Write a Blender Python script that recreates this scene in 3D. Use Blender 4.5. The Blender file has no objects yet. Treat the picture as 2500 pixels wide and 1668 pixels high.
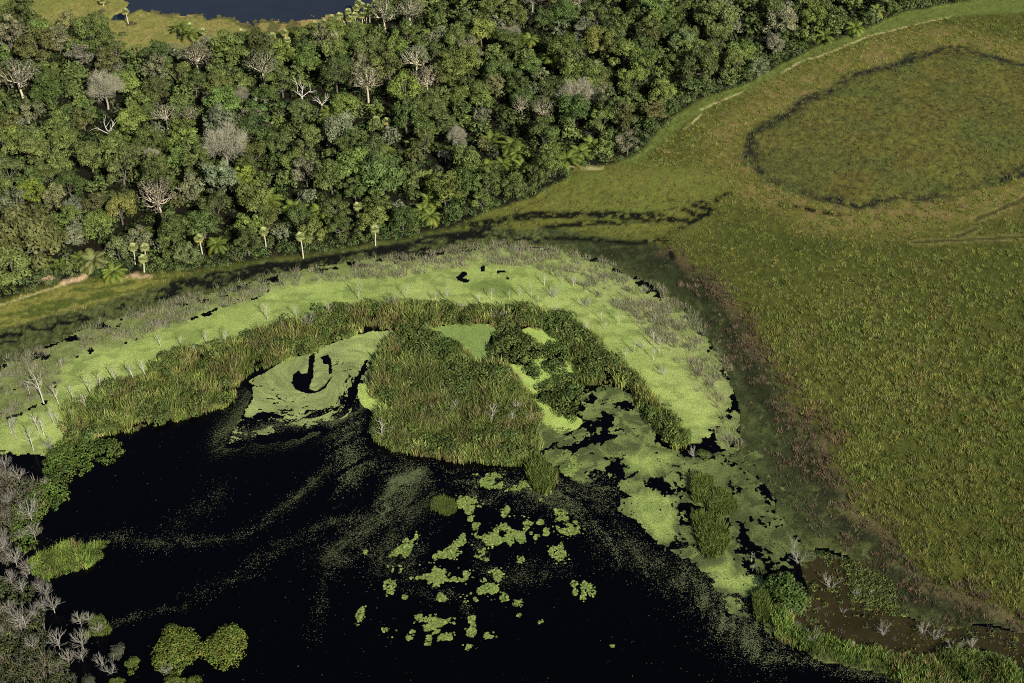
import bpy, math, random
import numpy as np
from mathutils import Vector

# ------------------------------------------------------------------ camera, sky, sun, exposure
scene = bpy.context.scene
col = scene.collection
CAM_H, PITCH, LENS = 250.0, math.radians(39.0), 48.0
FPX = 2500.0 * LENS / 36.0
SUN_EL, SUN_AZ = math.radians(33.0), math.radians(150.0)     # azimuth clockwise from +Y, the sun stands behind and to the right
cam = bpy.data.cameras.new('camera'); cam.lens = LENS; cam.sensor_width = 36.0
cam.clip_start = 1.0; cam.clip_end = 12000.0
camo = bpy.data.objects.new('camera', cam); col.objects.link(camo)
camo.location = (0, 0, CAM_H); camo.rotation_euler = (math.pi/2 - PITCH, 0, 0)
scene.camera = camo
world = bpy.data.worlds.new('World'); scene.world = world; world.use_nodes = True
wn = world.node_tree.nodes; wl = world.node_tree.links
sky = wn.new('ShaderNodeTexSky'); sky.sky_type = 'NISHITA'; sky.sun_disc = False
sky.sun_elevation = SUN_EL; sky.sun_rotation = SUN_AZ
wl.new(sky.outputs[0], wn['Background'].inputs[0]); wn['Background'].inputs[1].default_value = 0.05
sun = bpy.data.lights.new('sun', 'SUN'); sun.energy = 5.0; sun.angle = math.radians(0.5); sun.color = (1.0, 0.93, 0.80)
suno = bpy.data.objects.new('sun', sun); col.objects.link(suno)
to_sun = Vector((math.sin(SUN_AZ)*math.cos(SUN_EL), math.cos(SUN_AZ)*math.cos(SUN_EL), math.sin(SUN_EL)))
suno.rotation_euler = to_sun.to_track_quat('Z', 'Y').to_euler(); suno.location = (100, -100, 300)
vs = scene.view_settings
vs.view_transform = 'Standard'; vs.look = 'None'; vs.exposure = 0.35; vs.gamma = 1.0; vs.use_curve_mapping = False
scene.cycles.max_bounces = 4; scene.cycles.diffuse_bounces = 2; scene.cycles.glossy_bounces = 2
scene.cycles.transparent_max_bounces = 8; scene.cycles.use_denoising = False; scene.cycles.filter_width = 1.0

rng = np.random.default_rng(7); random.seed(7)
EXPO = 2 ** vs.exposure

# ------------------------------------------------------------------ photo tracing: source pixels -> points on the ground
def ground(sx, sy, h=0.0):
    sx = np.asarray(sx, float); sy = np.asarray(sy, float)
    dx = (sx - 1250) / FPX; dy = -(sy - 834) / FPX
    fy, fz = math.cos(PITCH), -math.sin(PITCH); uy, uz = math.sin(PITCH), math.cos(PITCH)
    rx, ry, rz = dx, fy + dy*uy, fz + dy*uz
    t = (h - CAM_H) / rz
    return np.stack([rx*t, ry*t], -1)
def project(P, h=0.0):
    P = np.asarray(P, float)
    v = np.stack([P[..., 0], P[..., 1], np.zeros(P.shape[:-1]) + h - CAM_H], -1)
    f = np.array([0, math.cos(PITCH), -math.sin(PITCH)]); u = np.array([0, math.sin(PITCH), math.cos(PITCH)])
    d = v @ f
    return np.stack([1250 + FPX*v[..., 0]/d, 834 - FPX*(v @ u)/d], -1)
CROP = {1: (0, 0, 2.7976), 2: (800, 0, 2.7976), 3: (1660, 0, 2.7976), 4: (0, 540, 2.7976), 5: (800, 540, 2.7976), 6: (1660, 540, 2.7976),
        7: (0, 1100, 2.7607), 8: (800, 1100, 2.7607), 9: (1660, 1100, 2.7607), 0: (0, 0, 0.94)}
def S(spec):
    """'4:10,20 30,40 5:...' -> source pixel list; N: switches the tracing sheet."""
    out = []; c = CROP[0]
    for tok in spec.split():
        if ':' in tok:
            k, tok = tok.split(':'); c = CROP[int(k)]
            if not tok: continue
        x, y = tok.split(',')
        out.append((c[0] + float(x)/c[2], c[1] + float(y)/c[2]))
    return np.array(out)
def G(spec, h=0.0):
    s = S(spec); return ground(s[:, 0], s[:, 1], h)

# ------------------------------------------------------------------ numeric noise and distance fields
def _h(ix, iy, seed):
    n = (ix.astype(np.int64)*374761393 + iy.astype(np.int64)*668265263 + seed*974634533) & 0xffffffff
    n = ((n ^ (n >> 13)) * 1274126177) & 0xffffffff
    n = ((n ^ (n >> 16)) * 2246822519) & 0xffffffff
    return ((n ^ (n >> 15)) & 0xffffff) / float(0xffffff)
def vnoise(P, s, seed=0):
    x = P[:, 0]/s + 1000.3; y = P[:, 1]/s + 1000.7
    ix = np.floor(x); iy = np.floor(y); fx = x-ix; fy = y-iy
    fx = fx*fx*(3-2*fx); fy = fy*fy*(3-2*fy)
    a = _h(ix, iy, seed); b = _h(ix+1, iy, seed); c = _h(ix, iy+1, seed); d = _h(ix+1, iy+1, seed)
    return (a*(1-fx)+b*fx)*(1-fy) + (c*(1-fx)+d*fx)*fy
def fbm(P, s, o=3, seed=0):
    r = 0; w = 0; a = 1.0
    for i in range(o):
        r = r + a*vnoise(P, s/2**i, seed+17*i); w += a; a *= 0.55
    return r/w
def cells(P, s, seed=0):
    x = P[:, 0]/s + 500.0; y = P[:, 1]/s + 500.0
    ix = np.floor(x); iy = np.floor(y)
    f1 = np.full(len(P), 9.0); f2 = np.full(len(P), 9.0); idr = np.zeros(len(P))
    for a in (-1, 0, 1):
        for b in (-1, 0, 1):
            cx = ix+a; cy = iy+b
            d = np.hypot(cx + 0.1+0.8*_h(cx, cy, seed) - x, cy + 0.1+0.8*_h(cx, cy, seed+5) - y)
            n = d < f1
            f2 = np.where(n, f1, np.minimum(f2, d)); idr = np.where(n, _h(cx, cy, seed+9), idr); f1 = np.where(n, d, f1)
    return f1, f2, idr
def sdf(P, poly, m_=12.0):
    """signed distance, positive inside, clipped outside the bounding box"""
    poly = np.asarray(poly, float); lo = poly.min(0)-m_; hi = poly.max(0)+m_
    out = np.full(len(P), -m_)
    m = (P[:, 0] > lo[0]) & (P[:, 0] < hi[0]) & (P[:, 1] > lo[1]) & (P[:, 1] < hi[1])
    Q = P[m]
    if not len(Q): return out
    d2 = np.full(len(Q), 1e12); ins = np.zeros(len(Q), bool)
    A = poly; B = np.roll(poly, -1, 0)
    for a, b in zip(A, B):
        e = b-a; w = Q-a
        t = np.clip((w @ e)/max(e @ e, 1e-9), 0, 1)
        q = w - t[:, None]*e
        d2 = np.minimum(d2, (q*q).sum(1))
        c = ((a[1] > Q[:, 1]) != (b[1] > Q[:, 1]))
        xx = (b[0]-a[0])*(Q[:, 1]-a[1])/((b[1]-a[1]) if abs(b[1]-a[1]) > 1e-9 else 1e-9) + a[0]
        ins ^= c & (Q[:, 0] < xx)
    d = np.sqrt(d2); out[m] = np.where(ins, d, -d)
    return out
def ldist(P, line):
    """distance to a polyline and the fraction along it"""
    line = np.asarray(line, float); d2 = np.full(len(P), 1e12)
    for a, b in zip(line[:-1], line[1:]):
        e = b-a; w = P-a; t = np.clip((w @ e)/max(e @ e, 1e-9), 0, 1)
        q = w - t[:, None]*e; d2 = np.minimum(d2, (q*q).sum(1))
    return np.sqrt(d2)
def soft(x, w): 
    t = np.clip(0.5 + x/w, 0, 1); return t*t*(3-2*t)
def warp(P, a, s, seed=0):
    return P + a*2*np.stack([fbm(P, s, 3, seed)-0.5, fbm(P, s, 3, seed+91)-0.5], 1)
def lin(r, g, b):
    c = np.array([r, g, b])/255.0
    return np.where(c <= 0.04045, c/12.92, ((c+0.055)/1.055)**2.4)
def look(r, g, b, k=1.0):
    """albedo of a level sunlit surface that shows as this sRGB value"""
    return lin(r, g, b)/(0.88*EXPO)*k

# ------------------------------------------------------------------ mesh assembly
class MB:
    def __init__(s): s.V = []; s.Q = []; s.T = []; s.C = []; s.n = 0
    def add(s, V, Q=None, T=None, C=(1, 1, 1)):
        V = np.asarray(V, float).reshape(-1, 3); C = np.asarray(C, float)
        if C.ndim == 1: C = np.broadcast_to(C, (len(V), 3))
        s.V.append(V); s.C.append(C)
        if Q is not None and len(Q): s.Q.append(np.asarray(Q, np.int64)+s.n)
        if T is not None and len(T): s.T.append(np.asarray(T, np.int64)+s.n)
        s.n += len(V)
    def arrays(s):
        z = lambda L, k, t: np.concatenate(L) if L else np.zeros((0, k), t)
        return z(s.V, 3, float), z(s.Q, 4, np.int64), z(s.T, 3, np.int64), z(s.C, 3, float)
    def mesh(s, name, mat=None, smooth=False): return mk_mesh(name, *s.arrays(), mat=mat, smooth=smooth)
def mk_mesh(name, V, Q, T, C=None, mat=None, smooth=False):
    me = bpy.data.meshes.new(name)
    nq, nt = len(Q), len(T)
    me.vertices.add(len(V)); me.vertices.foreach_set('co', np.ascontiguousarray(V, np.float32).ravel())
    li = np.concatenate([Q.ravel(), T.ravel()]).astype(np.int32)
    me.loops.add(len(li)); me.loops.foreach_set('vertex_index', li)
    me.polygons.add(nq+nt)
    ls = np.concatenate([np.arange(nq)*4, nq*4 + np.arange(nt)*3]).astype(np.int32)
    me.polygons.foreach_set('loop_start', ls)
    if smooth: me.polygons.foreach_set('use_smooth', np.ones(nq+nt, bool))
    if C is not None:
        at = me.attributes.new('tint', 'FLOAT_COLOR', 'POINT')
        at.data.foreach_set('color', np.concatenate([C, np.ones((len(C), 1))], 1).astype(np.float32).ravel())
    me.update(calc_edges=True)
    if mat: me.materials.append(mat)
    return me
def link(name, me, parent=None, loc=None, rotz=0.0, scale=1.0, **props):
    o = bpy.data.objects.new(name, me); col.objects.link(o)
    if parent is not None: o.parent = parent
    if loc is not None: o.location = loc
    o.rotation_euler = (0, 0, rotz); o.scale = (scale,)*3 if not hasattr(scale, '__len__') else scale
    for k, v in props.items():
        if v is not None: o[k] = v
    return o
def spread_copies(protos, pos, rotz, scale, tint, pick=None):
    """many transformed copies of small clumps joined in one mesh (stuff)"""
    mb = MB(); n = len(pos); scale = np.asarray(scale, float)
    if scale.ndim == 1: scale = np.stack([scale]*3, 1)
    pick = rng.integers(0, len(protos), n) if pick is None else pick
    for k, (V, Q, T, C) in enumerate(protos):
        idx = np.nonzero(pick == k)[0]
        if not len(idx): continue
        c, s_ = np.cos(rotz[idx]), np.sin(rotz[idx])
        v = V[None]*scale[idx][:, None, :]
        x = v[..., 0]*c[:, None]-v[..., 1]*s_[:, None]; y = v[..., 0]*s_[:, None]+v[..., 1]*c[:, None]
        W = np.stack([x, y, v[..., 2]], -1) + pos[idx][:, None, :]
        off = (np.arange(len(idx))*len(V))[:, None, None]
        mb.add(W.reshape(-1, 3), (Q[None]+off).reshape(-1, 4) if len(Q) else None, (T[None]+off).reshape(-1, 3) if len(T) else None,
               (C[None]*tint[idx][:, None, :]).reshape(-1, 3))
    return mb

# ------------------------------------------------------------------ materials
def new_mat(name):
    m = bpy.data.materials.new(name); m.use_nodes = True
    nt = m.node_tree; nt.nodes.clear(); out = nt.nodes.new('ShaderNodeOutputMaterial')
    return m, nt, nt.nodes, nt.links, out
def tint_node(N): a = N.new('ShaderNodeAttribute'); a.attribute_name = 'tint'; return a.outputs['Color']
def mul(N, L, a, b, fac=1.0):
    m = N.new('ShaderNodeMix'); m.data_type = 'RGBA'; m.blend_type = 'MULTIPLY'; m.inputs[0].default_value = fac
    L.new(a, m.inputs[6])
    if hasattr(b, 'is_linked'): L.new(b, m.inputs[7])
    else: m.inputs[7].default_value = (*b, 1)
    return m.outputs[2]
def foliage_mat(name, use_object_color=False, transl=0.25, rough=0.6, spec=0.25):
    m, nt, N, L, out = new_mat(name)
    c = tint_node(N)
    if use_object_color:
        oi = N.new('ShaderNodeObjectInfo'); c = mul(N, L, c, oi.outputs['Color'])
    p = N.new('ShaderNodeBsdfPrincipled'); L.new(c, p.inputs['Base Color'])
    p.inputs['Roughness'].default_value = rough; p.inputs['Specular IOR Level'].default_value = spec
    if transl > 0:
        t = N.new('ShaderNodeBsdfTranslucent'); L.new(mul(N, L, c, (1.1, 1.25, 0.5)), t.inputs['Color'])
        x = N.new('ShaderNodeMixShader'); x.inputs[0].default_value = transl
        L.new(p.outputs[0], x.inputs[1]); L.new(t.outputs[0], x.inputs[2]); L.new(x.outputs[0], out.inputs[0])
    else: L.new(p.outputs[0], out.inputs[0])
    return m
def plain_mat(name, use_object_color=False, rough=0.85):
    return foliage_mat(name, use_object_color, 0.0, rough, 0.15)
def noise_ramp(N, L, scale, lo, hi, detail=4.0, src=None):
    tc = N.new('ShaderNodeTexCoord'); n = N.new('ShaderNodeTexNoise'); n.inputs['Scale'].default_value = scale; n.inputs['Detail'].default_value = detail
    L.new(tc.outputs['Object'], n.inputs['Vector'])
    r = N.new('ShaderNodeMapRange'); r.inputs[1].default_value = 0.3; r.inputs[2].default_value = 0.7
    r.inputs[3].default_value = lo; r.inputs[4].default_value = hi
    L.new(n.outputs[0], r.inputs[0]); return r.outputs[0], n.outputs[0]
def earth_mat(name):
    m, nt, N, L, out = new_mat(name)
    c = tint_node(N)
    v, raw = noise_ramp(N, L, 3.0, 0.6, 1.4, 5.0)
    cc = N.new('ShaderNodeCombineColor'); [L.new(v, cc.inputs[i]) for i in range(3)]
    c = mul(N, L, c, cc.outputs[0])
    p = N.new('ShaderNodeBsdfPrincipled'); L.new(c, p.inputs['Base Color']); p.inputs['Roughness'].default_value = 0.9
    p.inputs['Specular IOR Level'].default_value = 0.1
    b = N.new('ShaderNodeBump'); b.inputs['Strength'].default_value = 0.6; b.inputs['Distance'].default_value = 0.25
    L.new(raw, b.inputs['Height']); L.new(b.outputs[0], p.inputs['Normal'])
    L.new(p.outputs[0], out.inputs[0]); return m
def water_mat(name, color, rough=0.08, spec=0.5, var=0.0):
    m, nt, N, L, out = new_mat(name)
    p = N.new('ShaderNodeBsdfPrincipled'); p.inputs['Roughness'].default_value = rough; p.inputs['IOR'].default_value = 1.33
    p.inputs['Specular IOR Level'].default_value = spec
    v, raw = noise_ramp(N, L, 0.12, 1-var, 1+var, 6.0)
    cc = N.new('ShaderNodeCombineColor'); [L.new(v, cc.inputs[i]) for i in range(3)]
    rgb = N.new('ShaderNodeRGB'); rgb.outputs[0].default_value = (*color, 1)
    L.new(mul(N, L, rgb.outputs[0], cc.outputs[0]), p.inputs['Base Color'])
    tc = N.new('ShaderNodeTexCoord'); n = N.new('ShaderNodeTexNoise'); n.inputs['Scale'].default_value = 1.2; n.inputs['Detail'].default_value = 3
    L.new(tc.outputs['Object'], n.inputs['Vector'])
    b = N.new('ShaderNodeBump'); b.inputs['Strength'].default_value = 0.08; b.inputs['Distance'].default_value = 0.05
    L.new(n.outputs[0], b.inputs['Height']); L.new(b.outputs[0], p.inputs['Normal'])
    L.new(p.outputs[0], out.inputs[0]); return m
M_ground = earth_mat('marsh_ground')
M_leaf = foliage_mat('tree_leaves', True, 0.22)
M_green = foliage_mat('low_leaves', False, 0.22)
M_grass = foliage_mat('grass_blades', False, 0.2, 0.7, 0.2)
M_bark = plain_mat('bark', True)
M_dead = plain_mat('dead_wood')
M_pad = foliage_mat('lily_leaf', False, 0.0, 0.45, 0.4)
# ------------------------------------------------------------------ outlines of the places, traced on the ground
FOREST = G('1:-500,250 0,230 300,260 420,285 560,330 800,350 900,400 1100,400 1300,400 1500,400 1620,350 1750,310 1850,280 1990,330 2300,220 2:300,200 480,60 600,-160 1200,-300 2000,-300 '
           '3:1800,-60 1990,15 1750,50 1550,85 1380,150 1300,200 1150,250 1000,300 850,370 720,430 600,490 480,580 300,630 100,700 0,770 '
           '2:2350,830 2250,900 2180,1000 2130,1060 2000,1110 1870,1140 1680,1160 1640,1240 1520,1290 1420,1350 1250,1410 1150,1440 1000,1500 930,1540 '
           '5:950,20 850,60 660,90 560,125 330,155 170,180 0,215 4:2350,205 2070,240 1900,255 1680,285 1480,320 1250,350 1040,360 950,360 800,380 600,390 440,420 330,440 215,480 100,520 -60,570 -500,690')
LAKE = G('1:700,-900 790,-20 885,35 860,75 790,110 770,140 850,140 900,98 980,72 1060,90 1150,118 1250,112 1350,110 1450,138 1520,120 1600,130 1650,170 1720,200 1800,190 1900,230 2000,200 2150,160 2350,120 2:0,200 100,190 350,70 480,-10 600,-160 900,-900')  # small side inlet follows the lone palm's cast shadow, drawn as lake water
OVAL = G('3:430,1000 450,930 520,870 700,760 870,660 1000,620 1110,520 1300,465 1480,430 1560,370 1780,315 1950,330 2200,390 2500,480 2700,700 2700,1000 2350,1210 2100,1290 1900,1340 1700,1390 1400,1415 1200,1425 1100,1400 900,1380 750,1310 600,1250 510,1190 450,1110')
BANK = G('4:-400,680 -60,590 100,545 330,475 560,430 800,400 1040,380 1300,365 1150,400 1050,450 900,505 700,560 400,640 200,690 0,760 -400,880')
BASIN = G('4:-400,860 0,740 200,690 400,640 700,560 900,505 1050,450 1150,400 1300,370 1500,335 1700,305 2070,265 2350,215 5:330,172 560,137 660,97 900,60 1100,12 1300,60 1500,75 1700,70 1900,110 2200,160 '
          '6:0,240 100,330 280,460 340,540 430,660 520,800 560,900 700,1100 760,1250 950,1400 990,1567 9:950,100 1080,230 1130,330 1250,470 1330,520 1440,590 1480,690 1560,770 1680,880 1800,930 2000,1010 2130,1070 2250,1130 2600,1250 2600,2600 -4000,2600 4:-800,1567')
INNER = G('4:-500,1120 -50,1020 200,920 400,840 600,730 900,640 1200,565 1500,490 1800,400 2100,330 2350,290 5:300,270 600,230 900,190 1200,165 1450,180 1700,230 1900,290 2050,370 2200,440 2350,560 '
          '6:100,690 170,790 220,880 290,970 330,1100 400,1250 420,1420 400,1567 9:300,50 500,100 560,250 640,330 640,420 740,500 850,640 880,780 870,950 740,1030 640,1110 900,1420 1400,1520 1700,1620 2000,1900 2000,2600 -4000,2600 4:-800,1567')
POOL = G('9:800,740 830,700 900,690 1000,710 1130,740 1150,900 1230,1000 1430,1070 1560,1140 1750,1205 2000,1180 2319,1235 2700,1330 2700,1700 2400,1620 2250,1480 2150,1360 2000,1330 1850,1400 1500,1370 1200,1330 1000,1270 800,1170 690,1090 730,1040 870,960')
DUCK = G('4:-300,1567 -50,1420 0,1380 150,1330 250,1270 380,1180 380,1060 430,980 560,910 700,860 950,810 1000,760 1250,690 1400,640 1600,560 1750,520 1850,450 2100,380 2350,330 '
         '5:200,310 400,280 700,250 950,215 1200,180 1450,195 1700,250 1900,310 2050,390 2150,450 2300,570 6:100,700 150,790 210,880 270,970 310,1110 300,1250 270,1400 180,1480 60,1510 '
         '5:2250,1250 2100,1100 2000,980 1880,880 1800,760 1700,690 1500,650 1300,600 900,610 500,580 100,600 4:2350,640 2000,720 1700,800 1300,920 1000,1080 700,1160 560,1280 450,1290 440,1500 480,1600')
BRUSH = G('4:-300,1300 -100,1000 200,880 400,800 650,700 950,600 1300,500 1600,430 1900,360 2350,280 5:300,250 700,210 1000,160 1300,150 1600,200 1850,260 2050,340 2250,430 '
          '6:120,640 190,760 250,860 330,980 400,1150 470,1430 430,1560 330,1600 230,1500 300,1330 220,1250 60,1120 -40,930 5:2180,780 2020,630 1850,520 1640,420 1400,320 1100,300 800,330 500,390 200,400 0,420 4:2200,400 2000,450 1700,540 1400,620 1200,720 900,820 600,880 420,1000 400,1150 300,1250 100,1330 -300,1500')
MOSS = G('5:1500,60 1700,70 1950,120 2250,190 6:120,360 280,480 350,700 480,900 560,1100 640,1350 760,1567 9:900,330 1000,600 860,640 740,480 640,330 560,220 430,20 6:400,1500 400,1250 330,1080 230,870 100,640 5:2250,420 1950,270 1700,200')
RING = G('4:430,1290 640,1200 700,1130 850,1080 1000,1050 1040,980 1150,930 1250,900 1380,880 1560,830 1680,780 1830,740 1950,690 2100,660 2230,620 2350,590 5:60,600 200,570 450,560 650,570 800,580 950,600 1150,620 1300,590 1400,590 1500,640 1620,660 1700,680 1780,740 1880,830 1900,900 2050,980 2120,1060 2200,1170 2300,1270 '
         '6:-20,1400 60,1500 20,1567 -60,1560 5:2250,1470 2160,1340 2110,1230 2060,1160 1900,1110 1760,1120 1690,1060 1650,960 1640,850 1540,800 1480,755 1400,735 1270,700 1160,740 1060,710 900,720 700,735 500,745 370,745 250,760 0,850 4:2180,880 2100,935 2010,930 1920,970 1700,1060 1650,1100 1610,1170 1610,1240 1540,1280 1400,1310 1300,1350 1200,1370 1080,1410 1020,1390 900,1450 780,1460 700,1470 560,1540 440,1500 430,1400')
ISLE = G('5:490,750 600,745 700,740 760,800 920,870 990,960 1110,980 1230,1000 1320,1110 1400,1200 1430,1290 1460,1340 1430,1420 1440,1500 8:1430,10 1370,75 1300,105 1100,90 850,80 600,30 420,0 5:400,1550 330,1510 300,1430 330,1350 400,1270 300,1190 300,1050 350,930 400,850 440,790')
BUSHES = [G('5:1160,745 1270,700 1390,800 1470,870 1440,940 1360,990 1230,990 1110,975 1095,880'), G('5:1340,1010 1420,980 1480,1040 1430,1080 1360,1070'),
          G('5:1460,920 1560,845 1640,865 1660,940 1620,1050 1500,1055'), G('5:1410,1170 1560,1080 1700,1060 1750,1120 1720,1250 1690,1330 1680,1390 1560,1320 1450,1240'),
          G('5:560,770 700,760 900,900 1000,980 1200,1010 1310,1120 1300,1200 1100,1180 900,1080 700,1000 560,950 440,880 450,800'),
          G('5:1200,600 1400,600 1480,660 1700,700 1870,840 1880,900 2040,990 2110,1080 2100,1200 2040,1140 1900,1090 1760,1100 1700,1040 1660,900 1560,790 1420,710 1260,690'),
          G('5:2110,1230 2180,1250 2290,1330 2350,1380 6:0,1480 -20,1560 5:2300,1520 2180,1380')]
LOBE = G('7:300,20 440,-60 640,-70 830,-60 825,30 760,80 620,100 590,150 500,190 450,240 470,300 440,350 380,400 320,430 270,470 250,530 270,560 230,660 150,700 60,560 80,400 180,300 300,200')
TONGUE = G('7:200,740 390,650 560,640 700,620 740,612 690,680 690,720 600,790 440,830 330,880 220,840')
CORNER = [G('7:-300,120 60,140 200,200 300,240 240,420 120,480 60,620 100,760 -300,800'), G('7:-300,820 80,880 230,930 230,1010 90,1080 -300,1060'),
          G('7:-300,1110 100,1110 290,1060 300,1160 200,1230 330,1220 330,1340 400,1400 500,1450 480,1500 540,1568 560,1700 -300,1700')]
ISLETS = [G('7:1130,1190 1200,1200 1310,1240 1340,1310 1390,1350 1390,1390 1300,1410 1240,1450 1190,1530 1080,1510 1040,1470 1060,1340 1110,1270'), G('7:1410,1300 1490,1215 1590,1190 1640,1250 1650,1330 1600,1440 1500,1480 1420,1430 1390,1350')]
REEDBANK = G('9:600,1100 650,1060 700,1060 770,1180 860,1240 1000,1265 1100,1315 1250,1345 1500,1385 1700,1395 1900,1340 2100,1375 2260,1480 2300,1700 1900,1640 1500,1570 1350,1500 1100,1440 950,1400 800,1350 660,1270')
GLADE = G('2:930,1540 1000,1500 1150,1440 1250,1410 1420,1350 1520,1290 1640,1240 1750,1170 2000,1130 3:100,1150 330,1250 340,1330 200,1440 150,1567 5:2350,60 2250,170 1900,110 1700,70 1500,70 1300,60 1100,10')
CLEAR = G('1:-900,-900 700,-900 790,-20 885,35 860,75 850,140 980,80 1150,118 1350,112 1520,120 1650,170 1800,195 1900,235 1990,330 1620,450 1300,450 800,420 420,330 0,300 -900,300')
EDGE = G('3:-20,900 150,760 260,700 420,640 700,505 850,415 1150,310 1290,255 1470,210 1640,160 1850,120 2350,90 2700,60 2700,-150 1800,-60 1550,80 1150,250 850,370 600,490 300,630 0,760 2:2180,1000 2000,1120 2100,1120')
HOLES = [G('5:1145,340 1200,333 1225,345 1220,355 1185,350 1150,352'), G('5:1222,370 1250,385 1235,405 1222,390'), G('5:1040,320 1065,300 1088,325 1070,342 1045,338'), G('5:880,380 920,345 960,360 930,390 970,400 960,425 920,415 885,405')]
SANDS = [G('4:270,420 325,375 345,335 392,370 425,400 330,430'), G('4:400,432 500,392 612,366 565,412 450,445'), G('4:795,405 860,375 940,358 960,380 1045,372 1045,392 930,398')]
OPEN = [G('5:690,738 900,722 1060,715 1160,745 1080,790 1080,850 1110,880 1100,965 990,960 920,860 760,800'), G('5:1350,750 1400,735 1480,760 1540,805 1640,830 1625,850 1540,850 1470,860 1390,800'),
        G('5:1225,985 1310,1000 1340,1070 1400,1085 1480,1060 1420,960 1470,930 1510,1050 1620,1050 1600,1000 1640,970 1690,1050 1600,1080 1520,1120 1400,1165 1320,1120 1300,1050'), G('5:1405,1235 1480,1260 1560,1345 1680,1350 1720,1380 1690,1400 1600,1435 1520,1390 1440,1320'),
        G('5:230,1130 300,1130 300,1190 400,1250 400,1300 330,1300 250,1230')]
TRAIL = [G('4:-300,670 -40,592 100,550 215,510 330,472 440,442 520,405 600,380'), G('3:150,752 260,702 420,640'), G('3:690,505 850,412 940,396 1150,310 1290,252 1470,208 1640,162 1850,120'), G('2:1590,1135 1650,1147 1750,1157 1880,1158'), G('3:40,880 150,790')]
RUTS = [G('6:1600,150 1850,140 2050,130 2350,110'), G('6:1850,115 1950,90 2020,55'), G('3:2020,1510 2200,1430 2400,1330'), G('3:2040,1490 2350,1380')]
BLACK = [G('2:930,1550 1150,1502 1400,1468 1700,1462 2000,1466 2350,1490'), G('2:980,1560 1200,1512 1420,1490 1700,1480 2000,1480 2350,1500'), G('2:2000,1500 2350,1520 3:60,1500'), G('3:215,1430 150,1490 80,1520 0,1560 '),
         G('3:60,1400 130,1420 230,1440'), G('3:20,1440 100,1465 200,1470'), G('3:120,1390 200,1410'), G('5:2030,30 1850,10 1700,30 1500,50'), G('5:2290,120 2150,150 1800,130 1500,120'), G('5:2300,130 2350,250'), G('3:700,1400 900,1440 1080,1470'), G('3:250,1370 330,1335')]
SEAM = G('4:1150,420 1300,375 1500,340 1700,308 1900,285 2070,268 2350,228 5:330,178 560,142 660,105 900,70 1100,20')

def zones(P):
    W = warp(P, 1.2, 6.0, 3); W2 = warp(P, 3.0, 14.0, 5)
    z = {'forest': sdf(W, FOREST), 'lake': sdf(W2, LAKE), 'oval': sdf(W2, OVAL, 45.0), 'bank': sdf(W, BANK), 'basin': sdf(W2, BASIN), 'inner': sdf(W, INNER), 'pool': sdf(W2, POOL),
         'moss': sdf(W2, MOSS), 'glade': sdf(W2, GLADE), 'clear': sdf(W2, CLEAR), 'edge': sdf(W, EDGE)}
    return z

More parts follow.
